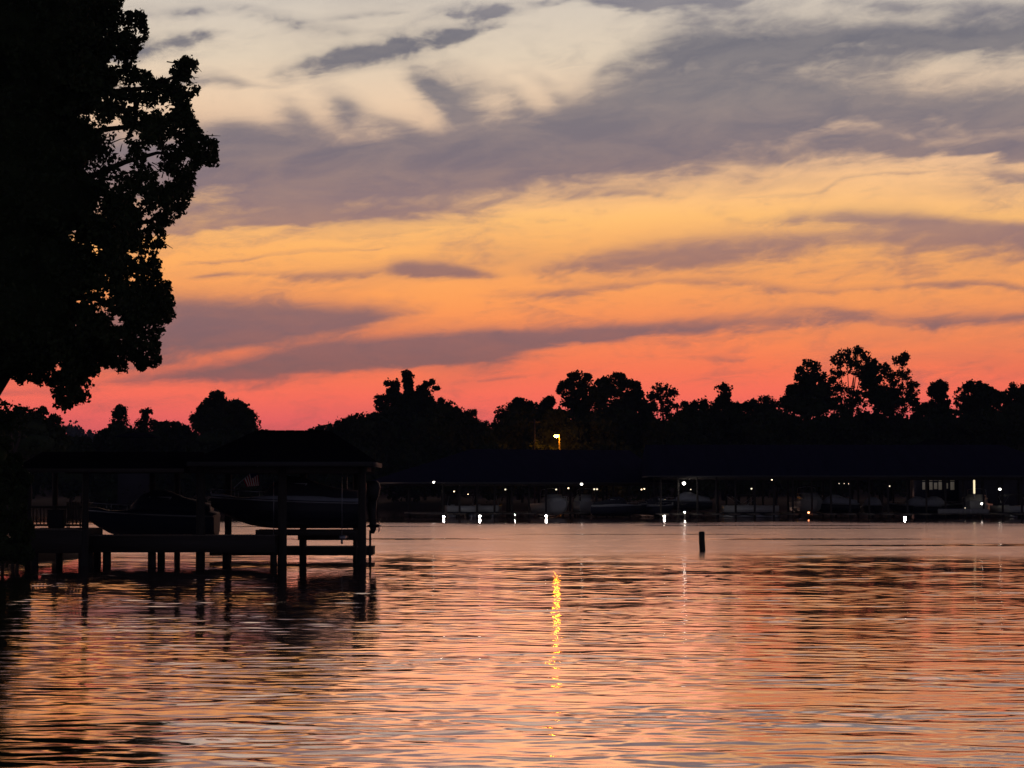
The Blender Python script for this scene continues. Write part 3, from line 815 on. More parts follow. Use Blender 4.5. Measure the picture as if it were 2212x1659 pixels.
# ---------------------------------------------------------------- boats
def hull_sections(L, B, Dp, sheer=.25, n=12, vee=.35, flare=1.0):
    """bow at +x. returns list of full cross-sections port gunwale -> keel -> starboard gunwale"""
    S = []
    for i in range(n + 1):
        t = i / n                      # 0 stern .. 1 bow
        x = -L / 2 + L * t
        w = B / 2 * (1 - max(0, (t - .45) / .55) ** 2.3) + .02
        zk = Dp * (0 if t < .55 else ((t - .55) / .45) ** 2.2 * .82)
        zg = Dp + sheer * t ** 1.6
        ch = zk + (zg - zk) * vee
        wc = w * (.9 if t < .6 else .9 - .35 * (t - .6) / .4)
        S.append([Vector((x, w * flare, zg)), Vector((x, wc + (w - wc) * .4, (zg + ch) / 2)), Vector((x, wc, ch)), Vector((x, wc * .45, zk + (ch - zk) * .42)), Vector((x, 0, zk)),
                  Vector((x, -wc * .45, zk + (ch - zk) * .42)), Vector((x, -wc, ch)), Vector((x, -(wc + (w - wc) * .4), (zg + ch) / 2)), Vector((x, -w * flare, zg))])
    return S

def runabout(name, label, loc, rz, L=6.3, B=2.3, Dp=1.15, hull='hulldark', top='hullwhite', cover='canvas', outboard=True, group=None, prop=True):
    t = empty(name, loc, label, 'boat', group, rz)
    S = hull_sections(L, B, Dp)
    h = MB(); h.loft(S, caps=False)
    h.add(S[0], [tuple(range(9))])
    h.build('hull', M[hull], t, smooth=False)
    # rub rail
    r = MB()
    for sgn in (0, 8):
        r.tube([s[sgn] + Vector((0, .02 if sgn == 0 else -.02, -.06)) for s in S], .035, 6)
    r.build('rub_rail', M['metal'], t)
    # deck with raised coaming
    d = MB()
    secs = []
    for i, s in enumerate(S):
        tt = i / 12
        w = abs(s[0].y); z = s[0].z
        rise = .26 * math.sin(min(1, tt * 1.15 + .12) * math.pi) ** .8 if tt < .9 else .10
        secs.append([Vector((s[0].x, w * .99, z + .004)), Vector((s[0].x, w * .86, z + rise * .75)), Vector((s[0].x, w * .4, z + rise)), Vector((s[0].x, -w * .4, z + rise)), Vector((s[0].x, -w * .86, z + rise * .75)), Vector((s[0].x, -w * .99, z + .004))])
    d.loft(secs, closed=False, caps=True)
    d.build('deck', M[top], t)
    # windshield frame and glass
    zb = Dp + .34
    ws = MB()
    x0 = L * .06
    P = [Vector((x0 - .9, B * .36, zb)), Vector((x0 + .05, B * .33, zb)), Vector((x0 + .35, 0, zb)), Vector((x0 + .05, -B * .33, zb)), Vector((x0 - .9, -B * .36, zb))]
    Q = [p + Vector((-.38, 0, .42)) for p in P]
    for i in range(4): ws.add([P[i], P[i + 1], Q[i + 1], Q[i]], [(0, 1, 2, 3)])
    wo = ws.build('windshield', M['glass'], t)
    fr = MB(); fr.tube(Q, .025, 6)
    for p, q in zip(P, Q): fr.tube([p, q], .02, 6)
    fr.build('frame', M['metal'], wo)
    # canvas over the cockpit: crest at the windshield, sloping aft
    c = MB(); secs = []
    for x, hh, w in ((x0 + .55, .06, .5), (x0 + .1, .50, .8), (x0 - .45, .74, .88), (x0 - 1.0, .70, .9), (x0 - 1.7, .42, .9), (x0 - 2.3, .26, .9), (-L / 2 + .25, .12, .88)):
        w *= B / 2
        secs.append([Vector((x, w, zb - .18)), Vector((x, w * .85, zb - .05 + hh * .6)), Vector((x, w * .4, zb + hh)), Vector((x, -w * .4, zb + hh)), Vector((x, -w * .85, zb - .05 + hh * .6)), Vector((x, -w, zb - .18))])
    c.loft(secs, caps=True)
    c.build('cockpit_cover', M[cover], t)
    # bow rail
    b = MB()
    for sg in (0, 8):
        pts = [S[i][sg] + Vector((0, -.1 if sg == 0 else .1, .28)) for i in range(8, 13)]
        b.tube(pts, .016, 5)
        for i in range(8, 13, 2): b.tube([S[i][sg] + Vector((0, -.1 if sg == 0 else .1, 0)), S[i][sg] + Vector((0, -.1 if sg == 0 else .1, .28))], .013, 5)
    b.build('bow_rail', M['metal'], t)
    if outboard:
        e = empty_part('outboard_motor', t)
        cw = MB()
        x = -L / 2 - .36; z = Dp + .28
        secs = []
        for zz, l, w, o in ((-.22, .30, .17, 0), (0, .44, .24, .0), (.3, .50, .27, -.02), (.5, .46, .25, -.0), (.60, .32, .17, .03)):
            secs.append([Vector((x + o + l * .62 * math.cos(a), w * .75 * math.sin(a), z + zz)) for a in np.linspace(0, 2 * math.pi, 12, endpoint=False)])
        cw.loft(secs, closed=True, caps=True)
        cw.build('cowling', M['black'], e, smooth=True)
        lg = MB()
        secs = [[Vector((x + .05 + o + l * math.cos(a), w * math.sin(a), zz)) for a in np.linspace(0, 2 * math.pi, 10, endpoint=False)] for zz, l, w, o in ((z - .2, .24, .13, 0), (z - .7, .18, .08, -.02), (z - 1.15, .15, .06, -.05), (z - 1.45, .13, .045, -.07), (z - 1.62, .08, .02, -.03))]
        lg.loft(secs, closed=True, caps=True)
        lg.box((x - .06, 0, z - 1.02), (.55, .26, .03))
        lg.tube([(x + .25, 0, z - 1.3), (x + .08, 0, z - 1.3), (x - .22, 0, z - 1.3), (x - .3, 0, z - 1.3)], [.02, .085, .07, .03], 10)
        lg.box((x + .35, 0, z - .25), (.3, .22, .5))
        lg.build('leg', M['black'], e, smooth=False)
        pr = MB()
        for k in range(3):
            a = 2 * math.pi * k / 3 + .4
            u = Vector((0, math.cos(a), math.sin(a))); v = Vector((.35, -math.sin(a), math.cos(a))).normalized()
            c0 = Vector((x - .26, 0, z - 1.3))
            pr.add([c0 + u * .05 - v * .05, c0 + u * .16 - v * .13, c0 + u * .27 - v * .03, c0 + u * .25 + v * .1, c0 + u * .04 + v * .05], [(0, 1, 2, 3, 4)])
        pr.tube([(x - .2, 0, z - 1.3), (x - .36, 0, z - 1.3)], [.06, .02], 8)
        pr.build('propeller', M['metal'], e)
    return t

def empty_part(name, parent):
    o = bpy.data.objects.new(name, None); col.objects.link(o); o.parent = parent
    return o

def pontoon(name, label, loc, rz, L=6.5, B=2.4, panel='vinyl', canopy=True, group=None):
    t = empty(name, loc, label, 'boat', group, rz)
    for s in (-1, 1):
        p = MB(); p.tube([(-L / 2, s * B * .33, .1), (L / 2 - .5, s * B * .33, .1), (L / 2 - .1, s * B * .33, .18), (L / 2 + .1, s * B * .33, .28)], [.3, .3, .2, .06], 12)
        p.build('float_tube', M['metal'], t, smooth=True)
    d = MB(); d.box((0, 0, .48), (L, B, .1)); d.build('deck', M['hulldark'], t)
    f = MB()
    for s in (-1, 1):
        f.box((0, s * (B / 2 - .04), .9), (L - .5, .05, .66))
        f.tube([(-L / 2 + .25, s * (B / 2 - .04), 1.27), (L / 2 - .25, s * (B / 2 - .04), 1.27)], .03, 6)
    f.box((L / 2 - .28, 0, .9), (.05, B - .14, .66)); f.box((-L / 2 + .28, 0, .9), (.05, B - .14, .66))
    f.build('fence_panel', M[panel], t)
    s_ = MB(); s_.box((L * .25, B * .26, .75), (1.6, .6, .45), bev=.06); s_.box((-L * .28, -B * .26, .75), (1.4, .6, .45), bev=.06); s_.box((-.2, B * .28, .95), (.6, .5, .85), bev=.06)
    s_.build('seat', M['hullwhite'], t)
    if canopy:
        c = MB(); secs = []
        for x in (-L * .36, -L * .2, 0, L * .1):
            secs.append([Vector((x, B * .46 * math.cos(a), 2.35 + .22 * math.sin(a) - .12 * abs(x) / L)) for a in np.linspace(0, math.pi, 8)])
        c.loft(secs, caps=False); co = c.build('canopy', M['canvas'], t)
        for s in (-1, 1):
            fr = MB()
            for x0, x1 in ((-L * .36, -L * .12), (L * .1, -L * .12)): fr.tube([(x1, s * (B / 2 - .06), 1.27), (x0, s * B * .46, 2.33)], .022, 6)
            fr.build('frame', M['metal'], co)
    return t

def cruiser(name, label, loc, rz, L=8.0, B=2.8, Dp=1.4, hull='hullwhite', group=None):
    t = empty(name, loc, label, 'boat', group, rz)
    S = hull_sections(L, B, Dp, .35)
    h = MB(); h.loft(S, caps=False); h.add(S[0], [tuple(range(9))])
    d = MB(); d.add([s[0] + Vector((0, 0, .004)) for s in S] + [s[8] + Vector((0, 0, .004)) for s in S][::-1], [tuple(range(26))])
    h.build('hull', M[hull], t); d.build('deck', M['vinyl'], t)
    c = MB(); secs = []
    for z, x0, x1, w in ((Dp + .1, -L * .2, L * .28, .8), (Dp + .55, -L * .19, L * .24, .78), (Dp + 1.0, -L * .17, L * .1, .7), (Dp + 1.08, -L * .16, L * .08, .6)):
        w *= B / 2
        secs.append([Vector((x0, w, z)), Vector((x1, w * .8, z)), Vector((x1 + .2, 0, z)), Vector((x1, -w * .8, z)), Vector((x0, -w, z))])
    c.loft(secs, closed=True); c.build('cabin', M['hullwhite'], t)
    w = MB()
    for s in (-1, 1): w.box((-.05 * L, s * B * .385, Dp + .76), (L * .2, .02, .28), Matrix.Rotation(0, 3, 'Z'))
    w.build('cabin_window', M['glass'], t)
    r = MB()
    for sg in (0, 8):
        r.tube([S[i][sg] + Vector((0, 0, .5)) for i in range(6, 13)], .02, 5)
        for i in range(6, 13, 2): r.tube([S[i][sg], S[i][sg] + Vector((0, 0, .5))], .016, 5)
    r.build('bow_rail', M['metal'], t)
    a = MB()
    for s in (-1, 1): a.tube([(-L * .22, s * B * .4, Dp), (-L * .16, s * B * .36, Dp + 1.6), (-L * .1, s * B * .1, Dp + 1.75)], .035, 6)
    a.tube([(-L * .1, -B * .1, Dp + 1.75), (-L * .1, B * .1, Dp + 1.75)], .035, 6)
    a.build('radar_arch', M['metal'], t)
    return t

# ---------------------------------------------------------------- the near docks and boathouse
Dn = 95.0
kx = Dn / F
# hull keel z 1.42, bow left
bt = runabout('speedboat', 'dark hulled speedboat raised on the lift under the hip roof, bow to the left', (xat(622, 96), 96.0, 1.42), math.pi, L=6.45, B=2.35, Dp=1.12, hull='hulldark', top='canvasgrey', cover='canvas')
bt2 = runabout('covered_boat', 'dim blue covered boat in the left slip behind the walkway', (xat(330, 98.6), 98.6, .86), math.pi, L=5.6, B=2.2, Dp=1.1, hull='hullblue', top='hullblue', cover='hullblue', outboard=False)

def hip_roof(mb, x0, x1, y0, y1, ze, xr0, xr1, yr, zr, th=.14):
    A = [Vector((x0, y0, ze)), Vector((x1, y0, ze)), Vector((x1, y1, ze)), Vector((x0, y1, ze))]
    r0, r1 = Vector((xr0, yr, zr)), Vector((xr1, yr, zr))
    B_ = [a + Vector((0, 0, -th)) for a in A]
    mb.add(A + [r0, r1] + B_, [(0, 1, 5, 4), (1, 2, 5), (2, 3, 4, 5), (3, 0, 4), (6, 9, 8, 7)])
    for i in range(4):
        j = (i + 1) % 4
        mb.add([A[i], A[j], B_[j], B_[i]], [(0, 3, 2, 1)])

def ridge_shingles(mb, x0, x1, y, z):
    for i in range(int((x1 - x0) / .4)):
        mb.box((x0 + .2 + i * .4, y, z + .012), (.36, .3, .03 + .012 * (i % 2)))

bh = empty('boathouse', (xat(611, Dn), Dn, 0), 'open sided boathouse with black hip roof over the raised speedboat', 'boathouse')
o0 = Vector(bh.location)
X = lambda px, D=Dn: xat(px, D) - o0.x
mb = MB()
hip_roof(mb, X(407, 92.5), X(802, 92.5), -2.6, 3.7, zat(997, 92.4), X(552, 96), X(716, 96), .8, zat(931, 95.8))
ridge_shingles(mb, X(556, 96), X(712, 96), .8, zat(931, 95.8))
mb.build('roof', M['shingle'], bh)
ze = zat(997, 92.4)
mb = MB()
mb.box((X(604.5, 92.5), -2.66, ze - .10), (X(804, 92.5) - X(405, 92.5), .05, .19))
mb.box((X(802, 92.5) + .06, .55, ze - .10), (.05, 6.3, .19))
mb.build('fascia', M['fascia'], bh)
mb = MB()
mb.box((X(611), -1.7, ze - .34), (X(800) - X(425), .12, .26)); mb.box((X(611), 3.5, ze - .34), (X(800) - X(425), .12, .26))
for i in range(7):
    mb.box((X(430) + (X(790) - X(430)) * i / 6, .9, ze - .28), (.06, 5.3, .18))
mb.build('roof_beam', M['wood'], bh)
def pile_mb(x, y, z0, z1, r):
    m_ = MB(); m_.tube([(x, y, z0), (x + .01, y, (z0 + z1) / 2), (x - .01, y + .01, z1)], [r * 1.04, r, r * .96], 12)
    return m_
for px in (435, 611, 783):
    pile_mb(X(px, 93.4), -1.7, -1.6, ze - .2, .185 if px != 783 else .165).build('post', M['pile'], bh, smooth=True)
for px in (493, 655, 770):
    pile_mb(X(px, 98.4), 3.5, -1.6, ze - .2, .15).build('post', M['pile'], bh, smooth=True)

# boat lift
bl = empty('boat_lift', (xat(640, 96), 96, 0), 'timber and cable lift cradle holding the speedboat', 'boat lift')
o1 = Vector(bl.location)
XL = lambda px: xat(px, 96) - o1.x
mb = MB()
for yy in (-.62, .62):
    mb = MB(); mb.box((XL(672), yy, 1.25), (XL(775) - XL(545), .2, .24)); mb.build('bunk', M['wood'], bl)
mb = MB()
for px in (600, 745):
    mb = MB(); mb.box((XL(px), 0, 1.07), (.2, 3.4, .16)); mb.tube([(XL(px), -1.5, 1.02), (XL(px), -1.5, .8)], .05, 6)
    mb.build('cross_beam', M['metal'], bl)
    for yy in (-1.5, 1.5):
        mb = MB(); mb.tube([(XL(px), yy, 1.1), (XL(px), yy, 3.9)], .014, 5); mb.build('cable', M['metal'], bl)

def deck(name, label, x0, x1, y0, y1, zt, fascia, piles, plank_axis='y', cat='dock', group=None):
    t = empty(name, ((x0 + x1) / 2, (y0 + y1) / 2, 0), label, cat, group)
    cx, cy = (x0 + x1) / 2, (y0 + y1) / 2
    m_ = MB()
    if plank_axis == 'y':
        n = int((x1 - x0) / .15)
        for i in range(n):
            m_.box((x0 - cx + (i + .5) * (x1 - x0) / n, 0, zt - .02 + rnd.uniform(-.003, .003)), ((x1 - x0) / n - .012, y1 - y0, .04))
    else:
        n = int((y1 - y0) / .15)
        for i in range(n):
            m_.box((0, y0 - cy + (i + .5) * (y1 - y0) / n, zt - .02), (x1 - x0, (y1 - y0) / n - .012, .04))
    m_.build('planking', M['plank'], t)
    m_ = MB()
    for yy in (y0 - cy + .06, y1 - cy - .06): m_.box((0, yy, zt - .045 - fascia / 2), (x1 - x0 - .02, .08, fascia))
    for xx in np.linspace(x0 - cx + .08, x1 - cx - .08, max(2, int((x1 - x0) / 1.5))): m_.box((xx, 0, zt - .05 - fascia * .4), (.08, y1 - y0 - .22, fascia * .8))
    m_.build('framing', M['wood'], t)
    for px_, py_, r, z1 in piles:
        pile_mb(px_ - cx, py_ - cy, -1.6, z1, r).build('pile', M['pile'], t, smooth=True)
    return t

# walkway in front of the left slip and under the boathouse
deck('walkway', 'raised timber walkway in front of the dim covered boat', xat(188, 93.6), xat(600, 93.6), 92.6, 94.0, 1.2, .66,
     [(xat(193, 92.9), 92.9, .2, 1.25), (xat(212, 94.2), 94.2, .16, 1.1), (xat(233, 93), 93, .17, 1.1), (xat(330, 93), 93, .17, 1.1), (xat(350, 94), 94, .16, 1.1), (xat(490, 94), 94, .16, 1.1), (xat(592, 93.2), 93.2, .14, 1.1)])
deck('finger_dock', 'low finger dock running under the raised speedboat', xat(446, 96.5), xat(803, 96.5), 97.6, 99.2, .62, .34,
     [(xat(655, 97.5), 97.5, .15, .9), (xat(769, 97.4), 97.4, .05, 1.4), (xat(800, 97.4), 97.4, .06, .66)], 'x')
mb = MB(); mb.box((0, 0, 0), (xat(780, 97.5) - xat(645, 97.5), .12, .25))
mb.tube([(xat(800, 97.5) - xat(712, 97.5), 0, -1.8), (xat(800, 97.5) - xat(712, 97.5), 0, .3)], .05, 8)
mb.tube([(xat(769, 97.5) - xat(712, 97.5), .12, -1.8), (xat(769, 97.5) - xat(712, 97.5), .12, .3)], .06, 8)
o = mb.build('side_rail', M['wood']); o.location = (xat(712, 97.2), 97.2, 1.02)
tag(o, 'dark horizontal timber rail between the piles under the speedboat', 'rail')

deck('sun_deck', 'timber deck with a railing at the foot of the left bank', xat(48, 91.5), xat(186, 91.5), 90.8, 95.5, 1.46, .9,
     [(xat(75, 91), 91.2, .15, 1.3), (xat(182, 91), 91.0, .2, 1.5), (xat(130, 95), 95, .15, 1.3)])
rl = empty('deck_railing', (xat(120, 95.2), 95.2, 1.46), 'timber railing with upright balusters showing the lake between them', 'railing')
mb = MB()
wr = xat(186, 95.2) - xat(62, 95.2)
for z, h in ((.86, .09), (.10, .09)): mb.box((0, 0, z), (wr, .06, h))
mb.build('rail', M['wood'], rl)
mb = MB()
for i in range(17):
    x = -wr / 2 + wr * i / 16
    mb.box((x, 0, .48), (.045, .05, .68) if i % 8 else (.11, .11, .95))
mb.build('baluster', M['wood'], rl)
bx = MB(); bx.box((0, 0, .36), (.62, .5, .7), bev=.03); bo = bx.build('dock_box', M['canvas'])
bo.location = (xat(124, 94.2), 94.2, 1.46)
tag(bo, 'dark storage box on the deck between the two railing gaps', 'dock box')
l_ = MB(); l_.box((0, 0, .73), (.66, .54, .05), bev=.015); lo = l_.build('lid', M['canvas'], bo)
ch = empty('deck_chair', (xat(163, 93.8), 93.8, 1.46), 'slatted lounge chair on the deck right of the storage box', 'chair', rz=R(20))
mb = MB(); mb.box((0, 0, .38), (.56, .52, .05)); mb.build('seat', M['wood'], ch)
mb = MB()
for i in range(5): mb.box((-.22 + i * .11, .36, .72), (.085, .03, .75), Matrix.Rotation(R(-22), 3, 'X'))
mb.build('backrest', M['wood'], ch)
for sx in (-.27, .27):
    for sy in (-.24, .24):
        mb = MB(); mb.box((sx, sy, .19), (.05, .06, .37)); mb.build('leg', M['wood'], ch)

# left covered slip
lb = empty('slip_shelter', (xat(240, 95), 95, 0), 'low gable roofed slip shelter at left over the covered boat', 'boathouse')
o2 = Vector(lb.location); X2 = lambda px, D=95.: xat(px, D) - o2.x
zr, z_e = zat(976, 98), zat(1012, 92.3)
mb = MB()
sec = lambda x: [Vector((x, -2.7, z_e)), Vector((x, 3, zr)), Vector((x, 8.2, z_e)), Vector((x, 8.2, z_e - .12)), Vector((x, 3, zr - .12)), Vector((x, -2.7, z_e - .12))]
mb.loft([sec(X2(30, 92.3)), sec(X2(398, 92.3))], closed=True)
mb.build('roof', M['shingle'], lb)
mb = MB(); mb.box((X2(214, 92.3), -2.75, z_e - .08), (X2(398, 92.3) - X2(30, 92.3), .05, .16)); mb.build('fascia', M['wood'], lb)
for px, yy in ((62, -2.2), (186, -2.2), (330, 5.5), (384, 5.5), (120, 6.8)):
    pile_mb(X2(px, 95 + yy), yy, -1.6, z_e - .1, .13).build('post', M['pile'], lb, smooth=True)
lan = MB(); lan.tube([(0, 0, -.14), (0, 0, .1)], [.04, .055], 8); lan.mi = 1; lan.box((0, 0, .13), (.14, .14, .05))
lo = lan.build('lantern', [M['litwin'], M['black']]); lo.location = (xat(62, 92.55), 92.55, zat(1026, 92.55)); tag(lo, 'small pale lantern on the post of the left slip shelter', 'lantern')

# flag on a slanted staff
fl = empty('flag', at(506, 1053, 94.6), 'striped flag hanging from a slanted staff above the speedboat bow', 'flag')
of = Vector(fl.location)
tip = at(562, 1003, 94.6) - of
mb = MB(); mb.tube([(0, 0, -.35), (0, 0, 0), tuple(tip)], [.016, .016, .011], 6); mb.ball(tip, .025, 6, 4); mb.build('staff', M['metal'], fl)
ha, hb = at(526, 1037, 94.6) - of, at(557, 1008, 94.6) - of          # hoist along the staff
fa, fb = at(533, 1051, 94.6) - of, at(561, 1049, 94.6) - of          # fly end hanging down
mb = MB(); nS, nL = 13, 10
for s in range(nS):
    for l in range(nL):
        def pt(u, v):
            p = ha.lerp(hb, u); q = fa.lerp(fb, u); r_ = p.lerp(q, v)
            return r_ + Vector((0, .05 * math.sin(u * 9 + v * 2) * v, 0))
        u0, u1, v0, v1 = s / nS, (s + 1) / nS, l / nL, (l + 1) / nL
        canton = s >= 6 and l < 4
        mb.mi = 2 if canton else (0 if s % 2 == 0 else 1)
        mb.add([pt(u0, v0), pt(u1, v0), pt(u1, v1), pt(u0, v1)], [(0, 1, 2, 3)])
mb.build('cloth', [M['flagred'], M['flagwhite'], M['flagblue']], fl)

# lone pile out in the water
mb = MB()
D = 113.5
mb.tube([(.03, 0, -1.5), (0, 0, .1), (-.03, 0, .55), (-.035, 0, .93)], [.15, .15, .148, .145], 14)
o = mb.build('mooring_pile', M['pile'], smooth=False); o.location = (xat(1516.5, D), D, 0)
mb = MB(); mb.lathe([(.0, .985), (.10, .975), (.155, .945), (.155, .925), (.0, .925)], (-.035, 0, 0), 14); cp_ = mb.build('cap', M['black'], o)
tag(o, 'lone dark mooring pile standing in open water left of centre right', 'pile')
o['label'] = 'lone dark mooring pile standing by itself in open water'

# ---------------------------------------------------------------- marina
def covered_dock(name, label, p0, p1, depth, z_e, rise, bays, hip=(6.0, 6.0), ov=1.0):
    """p0, p1: ends of the front eave on the ground (x, y); the dock runs back from there"""
    a, b = Vector((*p0, 0)), Vector((*p1, 0))
    d = b - a; L_ = d.length; ang = math.atan2(d.y, d.x)
    t = empty(name, a, label, 'marina', rz=ang)
    r = MB(); hip_roof(r, -ov, L_ + ov, -ov, depth + ov, z_e, hip[0], L_ - hip[1], depth / 2, z_e + rise, .12)
    for i in range(int(L_ / 2.2)):                      # standing seams
        x = hip[0] + (L_ - hip[0] - hip[1]) * i / max(1, int(L_ / 2.2) - 1)
        r.bar((x, -ov, z_e + .005), (x, depth / 2, z_e + rise + .005), .05, .03)
    r.build('roof', M['metalroof'], t)
    f = MB(); f.box((L_ / 2, -ov - .03, z_e - .1), (L_ + 2 * ov + .1, .05, .2)); f.box((-ov - .03, depth / 2, z_e - .1), (.05, depth + 2 * ov, .2))
    f.build('fascia', M['fascia'], t)
    bm_ = MB()
    for yy in (.2, depth * .5, depth - .2): bm_.box((L_ / 2, yy, z_e - .3), (L_, .15, .26))
    bm_.build('roof_beam', M['wood'], t)
    w = MB()
    w.box((L_ / 2, depth * .5, .45), (L_, 2.0, .18))
    for i in range(bays + 1):
        x = L_ * i / bays
        w.box((min(max(x, .5), L_ - .5), depth * .25 - .5, .42), (1.0, depth * .5 + .2, .16))
    w.build('planking', M['plank'], t)
    for i in range(bays + 1):
        x = min(max(L_ * i / bays, .15), L_ - .15)
        for yy in (.2, depth * .5, depth - .2):
            if yy > .3 and i % 2: continue
            pile_mb(x, yy, -1.5, z_e - .15, .12).build('post', M['pile'], t, smooth=True)
    return t

D_A = 254.
A0 = (xat(956, D_A), D_A); A1 = (xat(1432, 266.), 266.)
mA = covered_dock('covered_dock', 'long covered marina dock with navy hip roof, left section with the lower eave', A0, A1, 20, zat(1041, D_A - 1), 3.9, 13, (8., -.9))
B0 = (xat(1424, 250.), 250.); B1 = (xat(2330, 250.), 250.)
mBk = covered_dock('covered_dock', 'right section of the covered marina with the higher straight eave', B0, B1, 22, zat(1027, 249), 3.6, 22, (-.9, 6.))
for m_ in (mA, mBk): m_['group'] = 'covered marina docks'

mar = 'boats moored in the marina slips'
def mb_at(px, D): return (xat(px, D), D, .05)
runabout_a = pontoon('pontoon_boat', 'pale pontoon boat in the second slip from the marina left end', mb_at(994, 259), R(96), 6.5, 3.1, 'hullwhite', True, mar)
dup(runabout_a, mb_at(2951 * .5486, 256), R(6), 'long pale pontoon boat lying broadside right of the lone pile', mar)
dup(runabout_a, mb_at(1050, 262), R(84), 'shadowed pontoon boat beside the pale one at marina left', mar)
dup(runabout_a, mb_at(2186, 256), R(100), 'pale pontoon boat under the bright lamp at the right edge', mar)
cr1 = cruiser('cabin_cruiser', 'white cabin cruiser moored bow out below the amber street lamp', (xat(1196, 262), 262, .1), R(-70), group=mar)
dup(cr1, (xat(1262, 264), 264, .1), R(-100), 'white cabin cruiser just right of the one below the street lamp', mar)
dup(cr1, (xat(1747, 258), 258, .3), R(-84), 'tall narrow white cruiser seen end on above the orange lamp', mar)
dup(cr1, (xat(2105, 258), 258, .1), R(-110), 'white cabin cruiser beside the bright upright strip lamp', mar)
rn1 = runabout('runabout', 'dark runabout with a curved canopy near the second pier lamp', (xat(1338, 258), 258, .15), R(-12), 6.2, 2.3, 1.1, 'hulldark', 'vinyl', 'canvas', False, mar)
dup(rn1, (xat(1420, 258), 258, .1), R(-60), 'dark runabout at the joint of the two marina roofs', mar)
rn2 = runabout('runabout', 'pale canvas covered runabout just left of the lone pile', (xat(1478, 257), 257, .8), R(185), 6.0, 2.3, 1.0, 'hulldark', 'canvasgrey', 'canvasgrey', False, mar)
dup(rn2, (xat(1796, 257), 257, .5), R(178), 'pale covered runabout right of the orange lamp', mar)
dup(rn2, (xat(1884, 257), 257, .2), R(-95), 'small pale covered runabout seen end on left of the tallest pier lamp', mar)
dup(rn2, (xat(1974, 258), 258, .3), R(170), 'pale covered runabout right of the tallest pier lamp', mar)
dup(rn2, (xat(2022, 258), 258, .3), R(8), 'pale covered runabout below the rows of lit windows', mar)

# lamps under the eaves: (px, py, D, material, radius)
S_ = .5486
grp = 'lamps under the marina roof'
def bulb_mesh(mname):
    m_ = MB(); m_.ball((0, 0, 0), 1, 10, 7); m_.mi = 1; m_.lathe([(.0, 1.9), (.3, 1.85), (.75, 1.0), (1.05, .75), (1.0, .65), (.0, .7)], (0, 0, 0), 10)
    return m_.build('hanging_lamp', [M[mname], M['metal']], smooth=True)
protos = {}
def lamp(sx, sy, D, mname, r, label, group=grp, name='hanging_lamp'):
    if mname not in protos: o_ = protos[mname] = bulb_mesh(mname)
    else: o_ = protos[mname].copy(); col.objects.link(o_)
    o_.name = name
    o_.location = at(sx * S_, sy * S_, D); o_.scale = (r, r, r)
    return tag(o_, label, 'lamp', group)
plain = 'small pale lamp hanging under the marina roof among the slips'
lamp(1709, 1899, 253.6, 'white', .14, 'brightest round lamp under the left end of the marina eave')
for sx, sy, mn, r in ((1816, 1899, 'warm', .16), (1924, 1899, 'dim', .17), (2032, 1899, 'warm', .15), (2044, 1901, 'warm', .13), (1990, 1927, 'dim', .12), (1788, 1935, 'warm', .09), (1742, 1933, 'dim', .08), (1843, 1946, 'warm', .07), (2190, 1927, 'dim', .12), (2238, 1922, 'warm', .10), (1879, 1899, 'dim', .1)):
    lamp(sx, sy, 262.5, mn, r * .8, plain)
lamp(2290, 1906, 257.5, 'white', .14, 'bright bluish white lamp under the eave below right of the street lamp')
lamp(2693, 1903, 249.5, 'eave', .17, 'bright lamp under the higher eave casting a white streak near the lone pile')
for sx, sy, mn, r in ((2340, 1926, 'dim', .13), (2351, 1926, 'dim', .12), (2526, 1927, 'warm', .09), (2537, 1925, 'warm', .09), (2720, 1927, 'dim', .08), (2619, 1968, 'warm', .08), (3040, 1888, 'warm', .12), (2959, 1924, 'dim', .12), (3304, 1904, 'dim', .06), (3324, 1904, 'dim', .06), (3342, 1905, 'dim', .08), (3503, 1914, 'dim', .1), (3857, 1884, 'warm', .08)):
    lamp(sx, sy, 256.5, mn, r * .78, plain)
lamp(3937, 1926, 255.5, 'white', .14, 'bright round lamp under the roof near the right edge')
lamp(3866, 1983, 252.0, 'white', .13, 'bright oval warm lamp low beside the upright strip lamp')
lamp(3184, 2018, 249.0, 'orange', .11, 'small orange lamp low on the dock right of centre')
# upright strip lamp
mb = MB(); mb.box((0, 0, 0), (.2, .12, 1.5), bev=.04); mb.box((0, 0, 1.05), (.24, .14, .34), bev=.04); mb.mi = 1; mb.box((0, .12, -1.0), (.12, .1, 4.2))
o = mb.build('strip_lamp', [M['strip'], M['metal']]); o.location = at(3836 * S_, 1917 * S_, 256.); tag(o, 'bright upright strip lamp on a post near the right edge', 'lamp')

# pier-end lamps just above the water
def pier_lamp(sx, sy, r, label, D=246.5):
    p = at(sx * S_, sy * S_, D)
    t = empty('pier_lamp', (p.x, D, 0), label, 'lamp', 'pier lamps low over the water')
    m_ = MB(); m_.tube([(0, .06, -1.4), (0, .06, p.z - .1)], .06, 8); m_.build('post', M['pile'], t)
    m_ = MB(); m_.ball((0, 0, p.z), r, 10, 7); m_.build('bulb', M['low'], t, smooth=True)
    m_ = MB(); m_.lathe([(0, r + .06), (r * .8, r + .02), (r * 1.3, r * .5), (r * 1.2, r * .45), (0, r * .9)], (0, 0, p.z), 10); m_.build('shade', M['metal'], t)
pier_lamp(1747, 2034, .115, 'leftmost bright pier lamp low over the water')
pier_lamp(1889, 2032, .135, 'biggest bright pier lamp, next right of the leftmost')
pier_lamp(2028, 2027, .05, 'small faint pier lamp between two brighter ones at marina left')
pier_lamp(2151, 2031, .12, 'bright pier lamp just left of the amber streak on the water')
pier_lamp(2616, 2032, .105, 'bright pier lamp between the amber streak and the lone pile')
